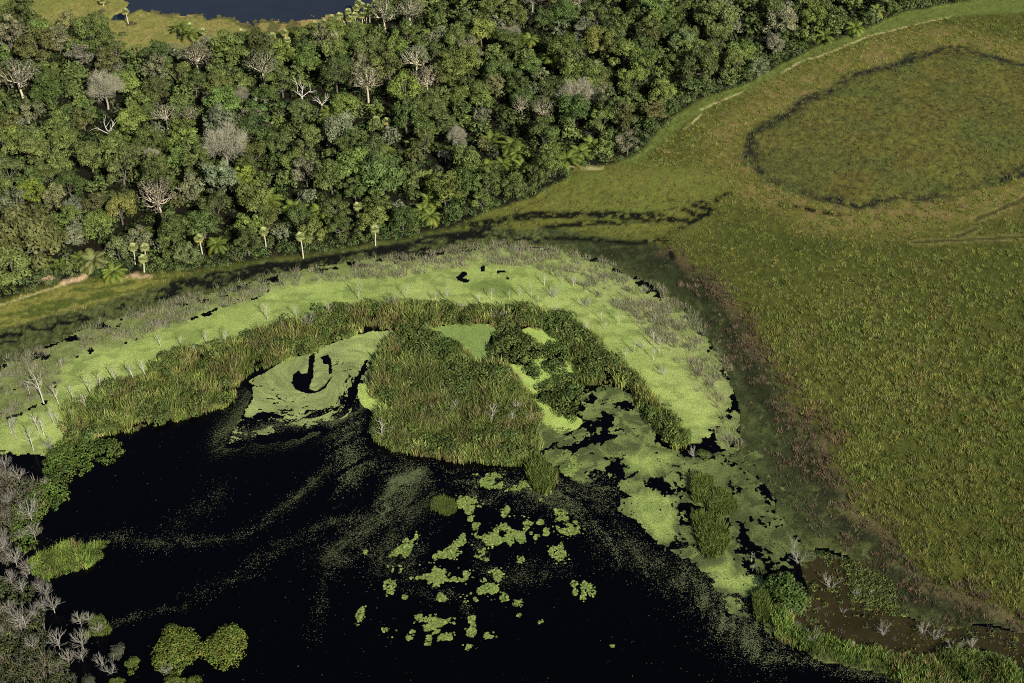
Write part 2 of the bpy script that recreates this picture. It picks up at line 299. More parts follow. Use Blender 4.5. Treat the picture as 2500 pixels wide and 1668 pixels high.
def ground_field(P):
    z = zones(P); n = len(P)
    f1 = fbm(P, 1.6, 3, 11); f4 = fbm(P, 5.0, 3, 12); f20 = fbm(P, 22.0, 4, 13); wn_ = rng.random(n)
    C = np.empty((n, 3)); H = 0.30 + 0.25*(f4-0.5) + 0.3*(f1-0.5)
    def put(w, c): C[:] = C*(1-w[:, None]) + np.asarray(c)*w[:, None]
    C[:] = look(84, 88, 37)
    put(soft(f20-0.52, 0.15), look(74, 82, 34)); put(soft(f4-0.56, 0.2)*0.5, look(92, 94, 42)); put(soft(fbm(P, 1.2, 3, 80)-0.52, 0.14)*0.6, look(62, 68, 30))
    # around and inside the oval
    ar = soft(z['oval']+16+10*(f20-0.5), 14)*(P[:, 1] > 330)
    put(ar*0.85, look(106, 104, 50)); put(ar*soft(fbm(P, 3, 3, 79)-0.56, 0.12)*0.5, look(136, 116, 78))
    inn = soft(z['oval'], 3.0)
    put(inn, look(106, 107, 50)); put(inn*soft(f20-0.5, 0.35)*0.8, look(102, 94, 46)); put(inn*soft(fbm(P, 13, 3, 77)-0.52, 0.3)*0.5, look(80, 96, 48))
    fm = fbm(P*np.array([1, .6]), 1.3, 3, 78); put(inn*soft(fm-0.55, 0.14)*0.22, look(58, 64, 34)); put(inn*soft(0.40-fm, 0.12)*0.3, look(112, 112, 58))
    rim = np.exp(-((z['oval']-2.0-5*(fbm(P, 5, 3, 76)-.5))/(.9+2.9*f20))**2); upper = soft(P[:, 1]-395, 20)
    rimw = rim*(0.04+0.95*np.maximum(upper, soft(fbm(P, 9, 2, 71)-0.52, 0.15)))*soft(fbm(P, 2.0, 3, 74)-0.44, 0.25)
    put(np.clip(rimw*1.3, 0, 1), look(38, 40, 36)); H -= rimw*0.2
    put(inn*soft(fbm(P, 2.2, 3, 72)-0.58, 0.12)*np.exp(-(np.maximum(z['oval'], 0)/7)**2)*.6, look(40, 44, 34))
    put(inn*soft(fbm(P*np.array([1, .55]), .9, 2, 75)-.6, .08)*.35, look(36, 40, 26))
    # glade between forest and meadow, clearing by the far lake, verge under the forest
    put(soft(z['glade'], 14)*.85, look(114, 116, 54)); put(soft(z['glade'], 14)*soft(f4-0.5, 0.25)*0.5, look(100, 112, 50))
    cl = soft(z['clear'], 4); put(cl, look(124, 133, 68))
    yel = soft(ground(520, 0)[0]*0+P[:, 0]-ground(95, 30)[0]+20*(f20-0.5), 30)*cl
    put(yel*0.75, look(148, 138, 80)); put(cl*soft(f4-0.55, 0.2)*0.6, look(120, 128, 62))
    put(soft(z['edge'], 3.5), look(100, 112, 54))
    lawn = soft(z['bank'], 1.5); ang = np.stack([P[:, 0]*0.97+P[:, 1]*0.25, (P[:, 1]*0.97-P[:, 0]*0.25)*5], 1)
    fs = fbm(ang, 7.0, 3, 33); put(lawn, look(126, 126, 62)); put(lawn*soft(fs-0.52, 0.12), look(84, 94, 42))
    # forest floor, colour darkened to deepen the shade between crowns
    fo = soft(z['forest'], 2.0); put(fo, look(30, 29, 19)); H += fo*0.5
    # wet basin: floating marsh with black channels
    wet = soft(z['basin'], 2.5); put(wet, look(70, 76, 42)); put(wet*soft(f4-0.5, 0.25)*0.8, look(90, 97, 54)); put(wet*soft(fbm(P, 1.0, 3, 82)-0.55, 0.12)*0.6, look(104, 112, 66))
    Wc = warp(P, 1.0, 3.0, 41)
    e1, e2, idr = cells(Wc*np.array([0.75, 1.0]), 2.3, 21); crack = np.clip(1-(e2-e1)/0.16, 0, 1)
    g1, g2, idg = cells(Wc, 6.5, 25); crack2 = np.clip(1-(g2-g1)/0.07, 0, 1)
    mo = soft(z['moss'], 4.0); put(mo*wet, look(66, 74, 42)); put(mo*wet*soft(f4-0.5, 0.2)*0.6, look(86, 97, 54)); put(mo*wet*soft(fbm(P, 1.1, 3, 83)-0.54, 0.14)*0.5, look(40, 48, 28))
    seam = np.exp(-(ldist(P, SEAM)/(1.9+3*(f4-0.5)))**2)
    blk = wet*np.clip(np.exp(-((z['basin']-5)/4.0)**2)*soft(f20-0.46, 0.3)*(1-0.75*mo)*np.where(P[:, 0] > 25, .10, .60) + seam*0.9, 0, 1)
    shore = np.exp(-((z['basin']-4)/6.0)**2)*(P[:, 0] < 20)
    cr = wet*np.clip(crack*(0.30+0.75*shore)*(1-0.6*mo)+crack2*0.8*(1-0.4*mo), 0, 1)
    dark = np.clip(cr*np.where(P[:, 0] > 25, .4, .8) + soft(np.clip(blk, 0, .95)*0.75+0.12-fbm(warp(Wc, 1.2, 2.5, 85)*np.array([.6, 1]), 1.8, 3, 84), 0.14)*wet, 0, 1)
    put(dark, look(17, 20, 17))
    gcr = soft(z['glade'], 6)*np.clip(crack2*1.0+0.5*crack*soft(f20-0.5, 0.1), 0, 1)*soft(250-0*P[:, 1]+P[:, 0]*0-ldist(P, BLACK[8])*9, 60)
    put(gcr*0.85, look(24, 28, 16))
    db = wet*np.exp(-((z['basin']-6)/6.5)**2)*(P[:, 0] > 25)*soft(fbm(warp(P, 1.5, 4, 86), 3.0, 4, 87)-.38, .25); put(db*.85, look(36, 40, 25))
    rb = np.exp(-((z['basin']-1.0)/2.2)**2)*(P[:, 0] > 40)*soft(f4-0.45, 0.2)
    put(rb*0.5, look(104, 84, 64))
    # tracks
    d = np.minimum.reduce([ldist(warp(P, 0.5, 5, 61), t) for t in TRAIL]); put(soft(0.50-d, 0.6)*(.35+.65*soft(f4-0.35, 0.2)), look(178, 172, 118))
    d = np.minimum.reduce([ldist(warp(P, 0.5, 5, 61), t) for t in RUTS]); put(np.exp(-(d/0.8)**2)*0.8, look(60, 62, 34)); put(np.exp(-((d-1.3)/0.6)**2)*0.5, look(140, 132, 80))
    d = np.minimum.reduce([ldist(warp(P, 1.2, 5, 62), t) for t in BLACK]); bw = np.exp(-(d/(0.9+0.8*f4))**2)*soft(f1-0.38, 0.2); put(np.clip(bw*1.3, 0, 1)*(1-lawn), look(18, 20, 14))
    for s in SANDS: put(soft(sdf(W_(P), s)-0.2, 1.2), look(192, 166, 132))
    C *= (0.82+0.36*wn_)[:, None]*(0.75+0.5*f1)[:, None]
    H = np.where(wet > 0.5, 0.05+0.12*(f1-0.4)+0.12*(f4-0.5)*(1-dark), H)
    H = np.where(z['lake'] > 0, -0.8, H); H = np.where(z['inner'] > 0, -0.8, H)
    e = soft(z['pool'], 1.0); pc = soft(f4*0.5+f1*0.5-0.66, 0.06)
    H = np.where(z['pool'] > 0, -0.8, H)
    far = (np.abs(P[:, 0]) > 330) | (P[:, 1] > 700)
    H = np.where(far & (z['inner'] < 0) & (z['lake'] < 0), 0.3, H)
    return C, H
def W_(P): return warp(P, 0.9, 2.5, 66)

# ------------------------------------------------------------------ ground sheet
NC, NR = 710, 410
def geo(a, n, r): return a*np.cumsum(r**np.arange(1, n+1))
uf = np.linspace(-1.16, 1.16, NC); ext = geo(0.02, 16, 1.6)
u = np.concatenate([-1.16-ext[::-1], uf, 1.16+ext])
t = np.linspace(0, 1, NR); yf = 176 + (572-176)*(0.62*t + 0.38*t*t)
v = np.concatenate([176-geo(1.0, 13, 1.7)[::-1], yf, 572+geo(1.2, 15, 1.7)])
hw = np.where(v < 176, 111.0, np.where(v > 572, 226.0, 111+(v-176)*0.29))
X = u[None, :]*hw[:, None]; Y = np.repeat(v[:, None], len(u), 1)
GP = np.stack([X.ravel(), Y.ravel()], 1)
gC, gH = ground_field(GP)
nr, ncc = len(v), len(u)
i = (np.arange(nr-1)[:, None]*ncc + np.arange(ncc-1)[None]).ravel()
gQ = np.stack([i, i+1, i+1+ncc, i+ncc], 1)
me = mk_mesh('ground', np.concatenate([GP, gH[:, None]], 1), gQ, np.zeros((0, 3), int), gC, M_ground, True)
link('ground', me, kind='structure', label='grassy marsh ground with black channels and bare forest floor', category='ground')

# ------------------------------------------------------------------ waters
def sheet(name, poly, z, mat, **p):
    V = np.concatenate([np.asarray(poly, float), np.full((len(poly), 1), z)], 1)
    me = bpy.data.meshes.new(name); me.from_pydata(V.tolist(), [], [list(range(len(V)))]); me.update(); me.materials.append(mat)
    return link(name, me, kind='structure', **p)
M_lagoon = water_mat('lagoon_water', (0.0008, 0.0008, 0.0014), 0.12, 0.25)
M_lake = water_mat('lake_water', tuple(look(40, 46, 59)), 0.2, 0.4, 0.1)
M_pool = water_mat('brown_water', tuple(look(52, 46, 26)), 0.25, 0.35, 0.3)
sheet('lagoon_water', [(-900, -600), (900, -600), (900, 440), (-900, 440)], 0.0, M_lagoon, label='still black water of the overgrown lagoon', category='water')
sheet('lake_water', [(-900, 445), (900, 445), (900, 3000), (-900, 3000)], 0.0, M_lake, label='slate blue lake water beyond the forest', category='lake')
px0 = POOL[::-1]
sheet('muddy_pool', POOL, 0.012, M_pool, label='shallow tea brown pool beside the tussock meadow', category='pool')

# ------------------------------------------------------------------ floating duckweed
def grid_sheet(name, lo, hi, step, cover, color, z, thr=0.5):
    xs = np.arange(lo[0], hi[0], step); ys = np.arange(lo[1], hi[1], step*1.25)
    gx, gy = np.meshgrid(xs, ys); P = np.stack([gx.ravel(), gy.ravel()], 1)
    c = cover(P).reshape(gx.shape)
    q = (c[:-1, :-1]+c[1:, :-1]+c[:-1, 1:]+c[1:, 1:])/4 > thr
    ii, jj = np.nonzero(q); nx = len(xs); a = ii*nx+jj
    Q = np.stack([a, a+1, a+1+nx, a+nx], 1)
    used, inv = np.unique(Q, return_inverse=True); Q = inv.reshape(-1, 4); P = P[used]
    V = np.concatenate([P, np.full((len(P), 1), z)+0.02*rng.random((len(P), 1))], 1)
    return mk_mesh(name, V, Q, np.zeros((0, 3), int), color(P), M_weed, True)
M_weed = earth_mat('duckweed')
def bbox(*polys):
    A = np.concatenate(polys); return A.min(0)-7, A.max(0)+7
def duck_cover(P):
    d = sdf(warp(P, 1.5, 5, 101), DUCK)
    e = fbm(P, 1.3, 3, 103)
    br = sdf(warp(P, 1.5, 5, 104), BRUSH)
    c = 0.5 + d/3.0 + (e-0.5)*1.6*np.exp(-(np.maximum(d, 0)/5)**2)
    e2 = fbm(P*np.array([0.7, 1]), 2.6, 3, 108)
    inn = sdf(warp(P, 1.2, 6.0, 3), INNER)
    b = 0.5 + np.minimum(np.minimum(br/3.0, (inn-1.0+(e2-.5)*9)/3.0), 0.2) + (e2-0.5)*1.0 + (e-0.5)*1.1 + 0.12
    c = np.where(br > 0, np.maximum(c - np.maximum(0, soft(br-1.0, 4)*(0.55-e)*1.2), b), c)
    for h in HOLES: c = np.minimum(c, 0.5 - (sdf(warp(P, 0.8, 2, 105), h))*1.5 - 0.0 + (fbm(P, 0.7, 2, 107)-0.5))
    return c
def duck_color(P):
    n = fbm(P, 9, 3, 111)[:, None]; f = fbm(P, 1.2, 3, 112)[:, None]
    c = look(168, 184, 104)*(1-soft(n-0.5, 0.3)) + look(154, 174, 94)*soft(n-0.5, 0.3)
    m3 = soft(fbm(warp(P, 2, 5, 116)*np.array([.5, 1]), 3.5, 4, 117)[:, None]-.5, .18); c = c*(1-.38*m3)+look(134, 148, 86)*.38*m3
    br = soft(sdf(warp(P, 1.5, 5, 104), BRUSH), 5)[:, None]
    dd = soft(-sdf(warp(P, 2.5, 6, 115), DUCK), 8)[:, None]
    c = c*(1-0.6*br) + look(148, 156, 98)*0.6*br; c = c*(1-dd) + (look(98, 106, 62)*(1-f)+look(140, 150, 92)*f)*dd
    pat = G('5:950,450 1050,410 1180,400 1250,430 1300,500 1200,540 1100,500 1000,480'); w = soft(sdf(warp(P, 1.5, 5, 113), pat), 2.5)[:, None]
    c = c*(1-w*0.6) + look(100, 124, 60)*w*0.6
    w = soft(fbm(P*np.array([.6, 1]), 2.6, 4, 114)[:, None]-0.58, 0.10)*0.45; c = c*(1-w) + look(96, 114, 58)*w
    return c*(0.85+0.3*f)
lo, hi = bbox(DUCK, BRUSH); lo = np.maximum(lo, (-150, 170))
link('duckweed', grid_sheet('duckweed', lo, hi, 0.42, duck_cover, duck_color, 0.02), kind='stuff', label='bright lime duckweed covering the curved outer channel', category='duckweed')

# drowned weeds showing along the far shore
lo, hi = G('1:700,230 2350,-60 2:300,0')[[0, 2]]
def shallows(P):
    d = sdf(warp(P, 3.0, 14.0, 5), LAKE); f = fbm(P*np.array([1, .5]), 3.0, 3, 251); w = rng.random(len(P))
    isle = np.exp(-(np.hypot(*((P-G('1:1960,125')[0])*np.array([.075, .06])).T))**2)
    return np.where(d > -1, 0.5+(f-.5)*1.4+(w-.5)*.5+.25-d/7.0+isle*.9*(1+0*d), 0)
lo, hi = np.array([-150.0, 470.0]), np.array([-10.0, 620.0])
link('water_weeds', grid_sheet('water_weeds', lo, hi, 0.5, shallows, lambda P: (look(98, 96, 56)+(look(150, 136, 84)-look(98, 96, 56))*soft(fbm(P, 4, 2, 252)-.55, .2)[:, None])*(.7+.6*rng.random((len(P), 1))), 0.03), kind='stuff', label='drowned olive weeds showing along the far lake shore', category='water weeds')  # WEEDS
POND = G('4:1690,1090 1740,1060 1920,965 2010,932 2100,930 2180,885 2350,805 5:100,800 250,758 370,750 500,750 440,800 400,860 360,920 340,960 300,1000 300,1180 400,1250 400,1300 300,1270 230,1210 180,1290 100,1350 0,1370 4:2250,1420 2100,1430 1900,1470 1700,1500 1560,1520 1600,1430 1680,1320 1725,1240 1730,1180')
VC = G('4:2150,1080')[0]
EYE = [G('4:2000,1050 2040,1018 2060,1045 2100,1040 2110,990 2105,930 2145,900 2150,950 2140,1000 2145,1060 2120,1110 2110,1145 2150,1165 2215,1130 2262,1060 2268,1065 2225,1140 2150,1178 2080,1175 2020,1150 1992,1100'),
       G('4:2190,930 2240,910 2262,960 2270,1040 2250,1050 2240,980 2215,975'), G('5:250,960 280,930 250,1040 200,1130 175,1230 130,1310 60,1350 120,1280 160,1150 200,1060')]
FADE = [G('4:1640,1400 1900,1340 2100,1335 2350,1290 5:100,1320 200,1180 230,1220 330,1300 300,1480 4:2300,1700 1640,1700')]
def swirl_uv(P):
    q = P-VC; r = np.hypot(q[:, 0], q[:, 1])+0.5; a = 2.6*np.log(r/25.0)
    a = a*0.55; c, s = np.cos(a), np.sin(a)
    return np.stack([q[:, 0]*c-q[:, 1]*s, q[:, 0]*s+q[:, 1]*c], 1), r
def pond_cover(P):
    W = warp(warp(P, 2.5, 8, 120), 0.9, 2.2, 121); d = sdf(W, POND); q, r = swirl_uv(warp(warp(P, 2.2, 7, 122), .7, 2, 129))
    fil = np.abs(fbm(q, 2.8, 3, 123)-0.5)*2
    c = np.clip(0.5+d/2.0, -1, 1.1)
    c = np.minimum(c, 0.36 + fil*6.5 + 0.5*soft(0.50-fbm(q, 9, 2, 125), 0.15)+.3*(rng.random(len(P))-.5))
    for k, e in enumerate(EYE): c = np.minimum(c, 0.5-sdf(warp(P, 0.35, 1.4, 126), e)*(1.6 if k < 2 else 0.8)+(fbm(P, 0.5, 2, 127)-0.5)*(0.6 if k < 2 else 1.4))
    t = soft(sdf(W, FADE[0], 16)+5.0, 15); c = c - t*(0.1+1.5*np.maximum(0, fbm(q, 2.2, 3, 128)-.25)) - t*.5*rng.random(len(P))
    return c
def pond_color(P):
    q, r = swirl_uv(warp(P, 2.2, 7, 122)); f = fbm(q, 2.0, 4, 131)[:, None]; g = fbm(P, 8, 2, 132)[:, None]
    br = soft(sdf(warp(P, 2, 6, 134), G('5:150,780 380,750 520,740 400,860 300,1000 220,900'))+2, 8)[:, None]
    c = look(136, 148, 92)*(1-br)+look(152, 166, 98)*br
    return c*(0.55+0.9*f)*(0.85+0.3*g)
lo, hi = bbox(POND)
link('duckweed', grid_sheet('duckweed', lo, hi, 0.17, pond_cover, pond_color, 0.02), kind='stuff', label='grey green duckweed swirled around a dark comma shaped hole', category='duckweed')

def open_cover(P):
    d = np.maximum.reduce([sdf(warp(P, 0.7, 2.5, 141), o) for o in OPEN])
    q = warp(P, 2.0, 5, 142); fil = np.abs(fbm(q, 2.4, 3, 143)-0.5)*2; first = sdf(P, OPEN[0]) > -1
    return np.minimum(0.5+(d+1.2)/1.5, np.where(first, 0.47+fil*5.5, 1))
def open_color(P):
    first = soft(sdf(P, OPEN[0])+1, 1)[:, None]; f = fbm(warp(P, 2, 5, 142), 2.0, 3, 145)[:, None]
    return (look(128, 150, 82)*first+look(166, 188, 98)*(1-first))*(0.8+0.4*f)
lo, hi = bbox(*OPEN)
link('duckweed', grid_sheet('duckweed', lo, hi, 0.25, open_cover, open_color, 0.02), kind='stuff', label='lime duckweed filling the gaps between the island bushes', category='duckweed')

SCUM = G('5:1700,1290 1730,1190 1790,1150 1900,1125 2070,1170 2120,1240 2170,1340 2260,1460 2350,1540 9:0,20 100,60 280,60 400,120 300,320 330,600 330,760 560,860 580,930 490,990 640,1150 640,1270 500,1200 350,1060 200,900 100,740 8:2240,660 2190,590 2080,470 1990,410 2040,310 1960,220 1990,110 1830,40 5:1850,1500 1800,1420 1650,1430 1500,1400 1440,1340 1400,1480 1430,1560 8:1500,80 1700,200 1900,180')
DKP = G('9:250,20 420,-60 560,20 640,180 720,340 800,480 880,620 900,760 860,800 720,780 560,840 400,830 330,700 330,430 230,250')
SCUMHOLES = [G('5:1870,1320 1900,1290 1940,1340 1950,1400 1920,1430 1900,1500 1870,1540 1850,1480 1880,1420 1860,1370'), G('5:1580,1550 1750,1490 1880,1460 1990,1460 1960,1490 1800,1520 1680,1567'), G('5:1700,1240 1740,1230 1770,1270 1740,1310 1700,1300'),
             G('5:1770,1190 1810,1170 1840,1200 1810,1240 1780,1230'), G('8:2130,250 2150,200 2220,185 2290,210 2319,250 2250,270 2180,260'), G('9:0,370 70,350 200,400 190,470 60,450')]
BRIGHT = [G('8:1990,60 2100,10 2319,30 2300,120 2150,150 2030,140'), G('8:2050,300 2200,290 2319,320 2319,600 2220,590 2100,470'), G('9:200,800 330,760 380,840 520,840 570,900 480,980 330,930 230,870'), G('9:440,340 600,310 640,400 480,410')]
def marble(P):
    q = warp(P, 5.0, 12, 151); return warp(q, 2.0, 4, 152)
def scum_cover(P):
    d = sdf(warp(P, 2.2, 6, 153), SCUM); f = fbm(marble(P), 3.0, 4, 154); br = np.maximum.reduce([sdf(warp(P, 1.2, 4, 155), b) for b in BRIGHT])
    g = fbm(P, 9, 2, 156); w = rng.random(len(P))
    fil = np.abs(fbm(warp(marble(P), 1.2, 3, 164), 3.4, 4, 165)-.5)*2; fi = fbm(P, .8, 3, 166)
    c = 0.5 + np.minimum(d/3.0, 0.34) + (f-0.5)*2.2 + (g-0.5)*0.9 + (w-0.5)*0.5 + (fi-.5)*1.4 + 0.8*soft(br, 3)
    c = np.minimum(c, .36+fil*8+.25*(w-.5))
    c = np.where(d < -1.5, 0, c)
    for h in SCUMHOLES: c = np.minimum(c, 0.5-sdf(warp(P, 1.0, 2.5, 157), h)*0.9+(w-0.5)*0.5)
    dk = sdf(warp(P, 2, 6, 158), DKP)
    lump = fbm(warp(P, 1.5, 3, 159), 4.2, 4, 162); fine = fbm(P, .9, 3, 160)
    c = np.where(dk > 0, 0.5+np.minimum((0.575-lump)*3.2, .35)+(fine-.5)*1.3+(w-.5)*.35, c)
    return c
def scum_color(P):
    f = fbm(marble(P), 2.2, 4, 161); br = np.maximum.reduce([sdf(warp(P, 1.2, 4, 155), b) for b in BRIGHT]); w = soft(br, 4)[:, None]
    t = soft(f-0.5, 0.35)[:, None]
    c = (look(78, 90, 54)*(1-t)+look(118, 132, 76)*t)*(1-w) + (look(128, 146, 80)*(1-t)+look(150, 168, 92)*t)*w
    dk = soft(sdf(warp(P, 2, 6, 158), DKP), 3)[:, None]
    c = c*(1-dk)+(look(70, 80, 46)*(1-t)+look(98, 110, 64)*t)*dk
    return c*(0.8+0.4*rng.random((len(P), 1)))
lo, hi = bbox(SCUM, DKP)
link('duckweed', grid_sheet('duckweed', lo, hi, 0.22, scum_cover, scum_color, 0.02), kind='stuff', label='marbled green scum of weed trailing down beside the island', category='duckweed')

# loose flecks drifting on the black water (tiny single plants)
def flecks(n, where, size, tint_, name, label):
    P = where(n); m = len(P); a = rng.random(m)*6.28; s = size*(0.5+rng.random(m)**2*1.2)
    V = np.zeros((m, 3, 3))
    for k in range(3):
        aa = a+k*2.094+rng.normal(0, 0.3, m); V[:, k, 0] = P[:, 0]+np.cos(aa)*s; V[:, k, 1] = P[:, 1]+np.sin(aa)*s; V[:, k, 2] = 0.024+0.01*rng.random(m)
    T = np.arange(m*3).reshape(-1, 3); C = np.repeat(tint_*(0.6+0.7*rng.random((m, 1))), 3, 0)
    return link(name, mk_mesh(name, V.reshape(-1, 3), np.zeros((0, 4), int), T, C, M_pad), kind='stuff', label=label, category='duckweed')
def in_poly(poly, n, dens=None):
    lo, hi = poly.min(0), poly.max(0); P = lo+(hi-lo)*rng.random((n, 2)); P = P[sdf(P, poly) > 0]
    if dens is not None: P = P[rng.random(len(P)) < dens(P)]
    return P
STREAMS = [('7:2319,-40 2250,60 2150,180 2000,300 1800,470 1650,550 1500,600 1200,625 1000,620 850,600 760,600', 1.6, 3000), ('7:2500,440 2319,460 2100,540 1900,640 1740,740 1650,860 1400,930 1280,1000 1240,1040', 1.7, 1700), ('7:1180,1060 1000,1095 850,1140 760,1165', 0.8, 350),
           ('7:2500,700 2319,740 2200,800 2160,880 2165,1000 2140,1120 2110,1230 2100,1290', 1.1, 1100), ('7:1500,240 1450,340 1300,430 1180,560 1100,600', 2.5, 700), ('7:840,560 700,610 420,610 330,660', 1.2, 700),
           ('8:420,60 520,100 600,200 560,300 420,420 250,540 120,640 -40,760', 3.5, 5000), ('8:700,320 560,440 450,560 380,700 400,800', 4.0, 2500), ('8:640,650 560,780 560,900 680,980 780,980', 1.6, 900), ('8:820,940 900,1020 960,1110', 0.8, 350),
           ('8:1850,640 2000,620 2050,700 2300,800 2450,900', 4.0, 3500), ('8:1200,880 1350,820 1500,800 1600,830', 2.5, 1100), ('9:50,760 200,900 330,1100 480,1250 640,1340', 5.0, 9000), ('9:760,1400 1000,1440 1300,1500 1500,1560', 1.8, 2200),
           ('4:1560,1480 1700,1440 1900,1400 2200,1360 2400,1340', 1.6, 3500), ('8:950,260 1010,320 1150,340', 1.5, 900), ('8:1000,620 1040,760 1080,830', 1.2, 500), ('8:1300,260 1500,330 1700,330 1900,330', 4.0, 5000)]
def stream_pts(_):
    out = []
    for spec, w, n in STREAMS:
        L = G(spec); seg = np.diff(L, axis=0); ln = np.hypot(seg[:, 0], seg[:, 1]); k = rng.choice(len(seg), n, p=ln/ln.sum()); tt = rng.random(n)
        P = L[k]+seg[k]*tt[:, None]+rng.normal(0, w, (n, 2)); out.append(P[rng.random(n) < 0.15+1.7*np.maximum(0, fbm(P, 3.0, 3, 171)-0.38)*2])
    return np.concatenate(out)
PLUME = G('8:350,140 480,110 650,80 700,140 740,210 690,290 600,360 500,430 380,500 250,570 160,600 250,480 300,330')
HALO = G('4:1640,1400 1750,1330 1900,1330 2100,1330 2350,1270 5:100,1310 200,1200 300,1290 320,1380 300,1500 350,1567 8:440,60 300,300 100,420 -50,400 5:-20,1420 4:2100,1400 1800,1420')
HAZE = G('8:560,60 800,90 1000,110 1300,110 1500,100 1800,60 1950,200 2000,330 2100,500 2200,620 2319,720 2319,1000 2000,900 1800,640 1500,380 1300,330 1000,300 800,280 700,160')
VEIL = G('9:-60,700 100,760 330,980 500,1160 640,1280 900,1420 1400,1530 1500,1620 900,1500 500,1480 200,1300 0,1000')
DRIFT = G('8:1050,900')[0]
def drift_uv(P):
    q = P-DRIFT; r = np.hypot(q[:, 0], q[:, 1]); th = np.arctan2(q[:, 0], q[:, 1])+r*0.012
    return np.stack([r*1.7, th*4.5], 1)
def wisp(seed, k):
    def f(P):
        W = warp(warp(P, 5, 22, seed), 1.0, 4, seed+7); a = fbm(drift_uv(W), 2.6, 4, seed+1); b = fbm(W, 16, 3, seed+2); c = fbm(W, 1.6, 2, seed+3)
        return np.clip((a*0.75+b*0.35-0.50+0.25*(c-0.5))*k, 0, 1)**1.5
    return f
flecks(0, stream_pts, 0.11, look(100, 106, 76), 'duckweed', 'thin streams of pale flecks drifting over the black water')
def film_mat():
    m, nt, N, L, out = new_mat('scum_film')
    p = N.new('ShaderNodeBsdfPrincipled'); L.new(tint_node(N), p.inputs['Base Color']); p.inputs['Roughness'].default_value = .8; p.inputs['Specular IOR Level'].default_value = .2
    tr = N.new('ShaderNodeBsdfTransparent'); mx = N.new('ShaderNodeMixShader'); a = N.new('ShaderNodeAttribute'); a.attribute_name = 'cover'
    v, _ = noise_ramp(N, L, 2.6, -0.08, 0.75, 3.0); q = N.new('ShaderNodeMath'); q.operation = 'SUBTRACT'; q2 = N.new('ShaderNodeMath'); q2.operation = 'MULTIPLY'; q2.inputs[1].default_value = 1.25; q2.use_clamp = True
    L.new(v, q.inputs[1]); L.new(a.outputs['Fac'], q.inputs[0]); L.new(q.outputs[0], q2.inputs[0]); L.new(q2.outputs[0], mx.inputs[0]); L.new(tr.outputs[0], mx.inputs[1]); L.new(p.outputs[0], mx.inputs[2]); L.new(mx.outputs[0], out.inputs[0]); return m
M_film = film_mat()
def film_cover(P):
    W = warp(warp(P, 5, 22, 301), 1.2, 4, 302); a = fbm(drift_uv(W), 3.0, 4, 303); rd = 1-np.abs(2*fbm(drift_uv(warp(W, 1.5, 6, 304)), 3.6, 3, 305)-1); b = fbm(P, 16, 3, 306)
    body = np.clip((a+.6*(b-.5)-.45)*2.8, 0, 1)*.55+np.clip(rd-.80, 0, .2)*2.6*soft(b-.40, .25)*(.4+.9*a)
    f = lambda poly, w: soft(sdf(warp(P, 3, 9, 188), poly, 20)-w*.4, w)
    c = body*np.maximum.reduce([f(PLUME, 7)*1.25, f(HALO, 12)*1.0, f(HAZE, 10)*.75, f(VEIL, 7)*.9])
    for spec, w, n in STREAMS: dl = ldist(warp(warp(P, 1.6, 9, 310), .8, 3, 307), G(spec)); c = np.maximum(c, np.exp(-(dl/(w*.75))**2)*(.16+min(.25, n/14000))*np.clip((1-np.abs(2*fbm(np.stack([dl*1.6, P[:, 0]*.25+P[:, 1]*.12], 1), 1.6, 3, 308)-1))*1.7-.6, 0, 1)*(.2+1.3*soft(b-.42, .3)))
    dp = sdf(warp(P, 3, 8, 311), POND, 20); near = soft(dp+5, 9)*(dp < 0)*(P[:, 1] < VC[1]-3); return np.maximum(c, near*.75*np.clip(a*1.5-.25, 0, 1))
xs = np.arange(-95, 92, .42); ys = np.arange(178, 318, .5); gx, gy = np.meshgrid(xs, ys); FP = np.stack([gx.ravel(), gy.ravel()], 1); fc = np.clip(film_cover(FP), 0, .9)
k4 = fc.reshape(gx.shape); q = np.maximum.reduce([k4[:-1, :-1], k4[1:, :-1], k4[:-1, 1:], k4[1:, 1:]]) > .03; ii, jj = np.nonzero(q); a0 = ii*len(xs)+jj
used, inv = np.unique(np.stack([a0, a0+1, a0+1+len(xs), a0+len(xs)], 1), return_inverse=True); FV = np.concatenate([FP[used], np.full((len(used), 1), .012)], 1)
me = mk_mesh('scum_film', FV, inv.reshape(-1, 4), np.zeros((0, 3), int), look(100, 110, 72)*(.8+.4*fbm(FP[used], 3, 2, 309))[:, None], M_film)
at = me.attributes.new('cover', 'FLOAT', 'POINT'); at.data.foreach_set('value', fc[used].astype(np.float32))
link('scum_film', me, kind='stuff', label='thin grey green film of weed dust curling over the black water', category='duckweed')
fade = lambda poly, w, f: (lambda P: soft(sdf(warp(P, 3, 9, 188), poly)-w*.5, w)*f(P))
flecks(0, lambda n: np.concatenate([in_poly(PLUME, 40000, fade(PLUME, 6, lambda P: wisp(181, 6)(P)*.8+.3*fbm(P, 1.5, 2, 180))), in_poly(HALO, 80000, fade(HALO, 12, lambda P: wisp(183, 6)(P)+.5*soft(sdf(P, POND, 20)+6, 12))), in_poly(HAZE, 90000, fade(HAZE, 9, wisp(185, 5))), in_poly(VEIL, 70000, fade(VEIL, 6, wisp(187, 7)))]), 0.125, look(104, 114, 76), 'duckweed', 'grainy plume of broken duckweed fanning out below the reed island')
def sparse(n):
    P = ground(rng.random(n)*2500, 1000+rng.random(n)*668); return P[rng.random(n) < fbm(P, 14, 3, 191)**3*2]
flecks(3500, sparse, 0.14, look(80, 84, 64), 'duckweed', 'scattered lone flecks dotting the open black water')
